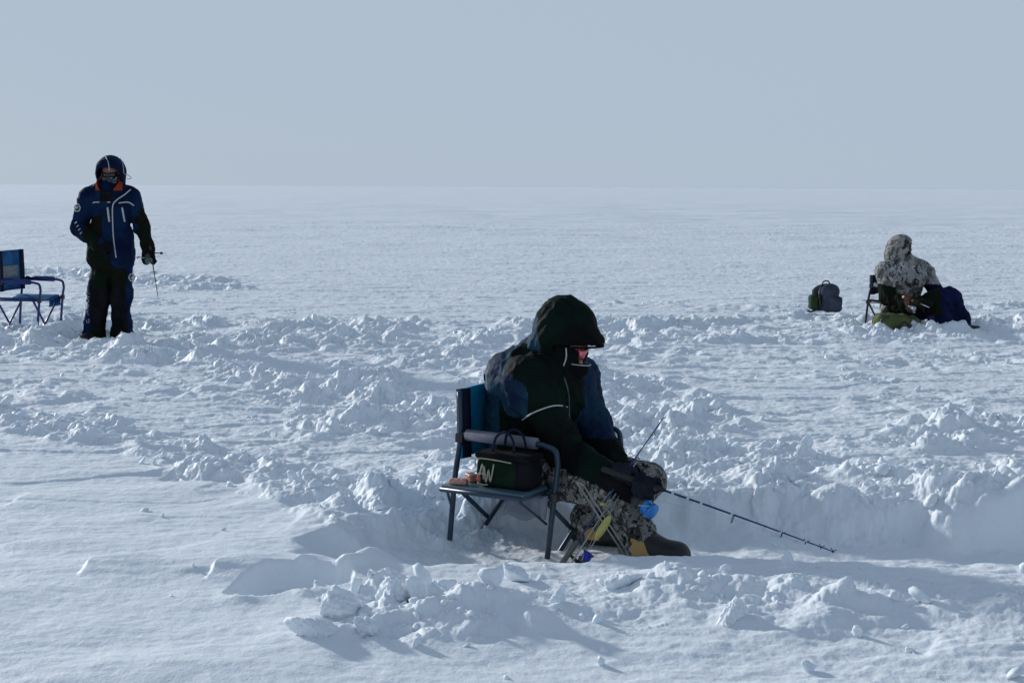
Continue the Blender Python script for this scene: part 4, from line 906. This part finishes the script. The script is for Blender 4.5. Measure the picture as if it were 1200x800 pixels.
# ---- grey backpack on the snow
g = G(969, 366, .16); YB = g.y; zb = hz(g.x, g.y)
bp = empty('backpack', (g.x, g.y, zb), 'upright grey blue backpack standing on the snow, left of the far right angler', 'backpack')
M_BP = cloth('grey_pack', (.05, .06, .085), (.07, .085, .12), 8); M_BPD = cloth('dark_pack', (.025, .03, .035)); M_BPG = cloth('olive_pack', (.03, .05, .025))
s_ = YB / FPX
c = D(967, 350, YB); lo, hi = bounds([c], .34)
A_ = (Vector((1, .1, 0)).normalized(), Vector((-.1, 1, 0)).normalized(), up)
skin('main_bag', smin([rbox(c + Vector((-.02, .03, -.0)), (.13, .10, .145), .09, A_), ell(c + Vector((.01, .02, .07)), (.12, .10, .105))], .04), lo, hi, .009, M_BPD, bp, fold=[(.01, 8, (1, 1, 1), 1)])
skin('front_pocket', smin([rbox(D(975, 356, YB - .10), (.115, .06, .095), .05, A_), ell(D(973, 342, YB - .07), (.115, .075, .095), A_)], .008), lo, hi, .008, M_BP, bp, fold=[(.008, 10, (1, 1, 1), 2)])
skin('side_pocket', rbox(D(953, 354, YB - .06), (.045, .07, .085), .03, A_), lo, hi, .008, M_BPG, bp, fold=[(.006, 12, (1, 1, 1), 4)])
b = MB(); b.tube(smooth_path([D(962, 336, YB - .11), D(960, 345, YB - .17), D(962, 362, YB - .17)], 5), .008, 6); b.tube(smooth_path([D(983, 338, YB - .12), D(979, 347, YB - .16), D(987, 349, YB - .16)], 5), .006, 6); b.build('strap', M_PLASTIC, bp)
MB().tube(smooth_path([D(963, 334, YB), D(965, 330, YB), D(970, 329, YB), D(973, 333, YB)], 4), .008, 6).build('carry_handle', M_PLASTIC, bp)
MB().tube(smooth_path([D(956, 363, YB - .12), D(951, 365, YB - .16), D(946, 364, YB - .14)], 4), .012, 6).build('loose_strap', M_PLASTIC, bp)

# ---- olive bag by the right chair
c = D(1050, 377, YR - .30); lo, hi = bounds([c], .38)
ob = empty('duffel_bag', (c.x, c.y, hz(c.x, c.y)), 'olive green bag lying on the snow below the far right angler', 'bag')
M_OL = cloth('olive_canvas', (.10, .12, .05), (.14, .16, .08), 8)
skin('bag_body', smin([rbox(c + Vector((.0, 0, -.01)), (.24, .12, .07), .06), rbox(c + Vector((-.05, 0, .03)), (.16, .10, .05), .045)], .04), lo, hi, .009, M_OL, ob, fold=[(.014, 7, (1, 1, 1), 8)])
b = MB(); b.tube(smooth_path([D(1030, 383, YR - .43), D(1034, 373, YR - .44), D(1042, 371, YR - .43)], 5), .007, 6); b.tube(smooth_path([D(1052, 384, YR - .44), D(1060, 377, YR - .46), D(1068, 384, YR - .44)], 5), .007, 6); b.build('strap', M_PLASTIC, ob)

# ---- the largest loose snow blocks, each its own thing
blocks = [
 (860, 716, .052, 'bright pointed snow chunk lying alone on the front slope right of the boots'),
 (604, 672, .050, 'round snow lump in front of the left chair legs, on the near bank'),
 (545, 693, .040, 'small snow block on the near bank left of the bank lump'),
 (727, 680, .045, 'upright snow shard on the near bank below the black boot'),
 (948, 782, .030, 'small snow lump alone near the bottom edge right of centre'),
 (1005, 740, .028, 'flat snow flake on the lower right slope'),
 (402, 708, .085, 'large knobbly snow block at the right end of the small pit'),
 (372, 733, .060, 'broken slab of snow leaning over the near edge of the small pit'),
 (428, 735, .055, 'rounded snow clod right of the slab at the small pit'),
 (463, 690, .070, 'tilted snow block where the trench starts, left of the chair'),
 (492, 700, .045, 'lesser snow block between the tilted block and the chair'),
 (925, 668, .040, 'snow clod on the crest of the near bank, right part'),
 (655, 700, .040, 'snow clod on the near bank below the rod stand'),
]
for k, (px, py, s, lab) in enumerate(blocks):
    g = G(px, py, .12)
    for _ in range(3): g = G(px, py, hz(g.x, g.y) + s * .4)
    v, f = PR4[k % 8]; rr2 = np.random.RandomState(100 + k); R_ = rotmat(rr2)
    v = (v * (1 + .06 * perlin3(v * 9 + k)[:, None])) @ R_.T * s
    o = link_mesh('snow_block', v, f, M_SNOW); o.location = (g.x, g.y, g.z - s * .05); tag(o, lab, 'snow block', 'broken snow blocks round the trench')
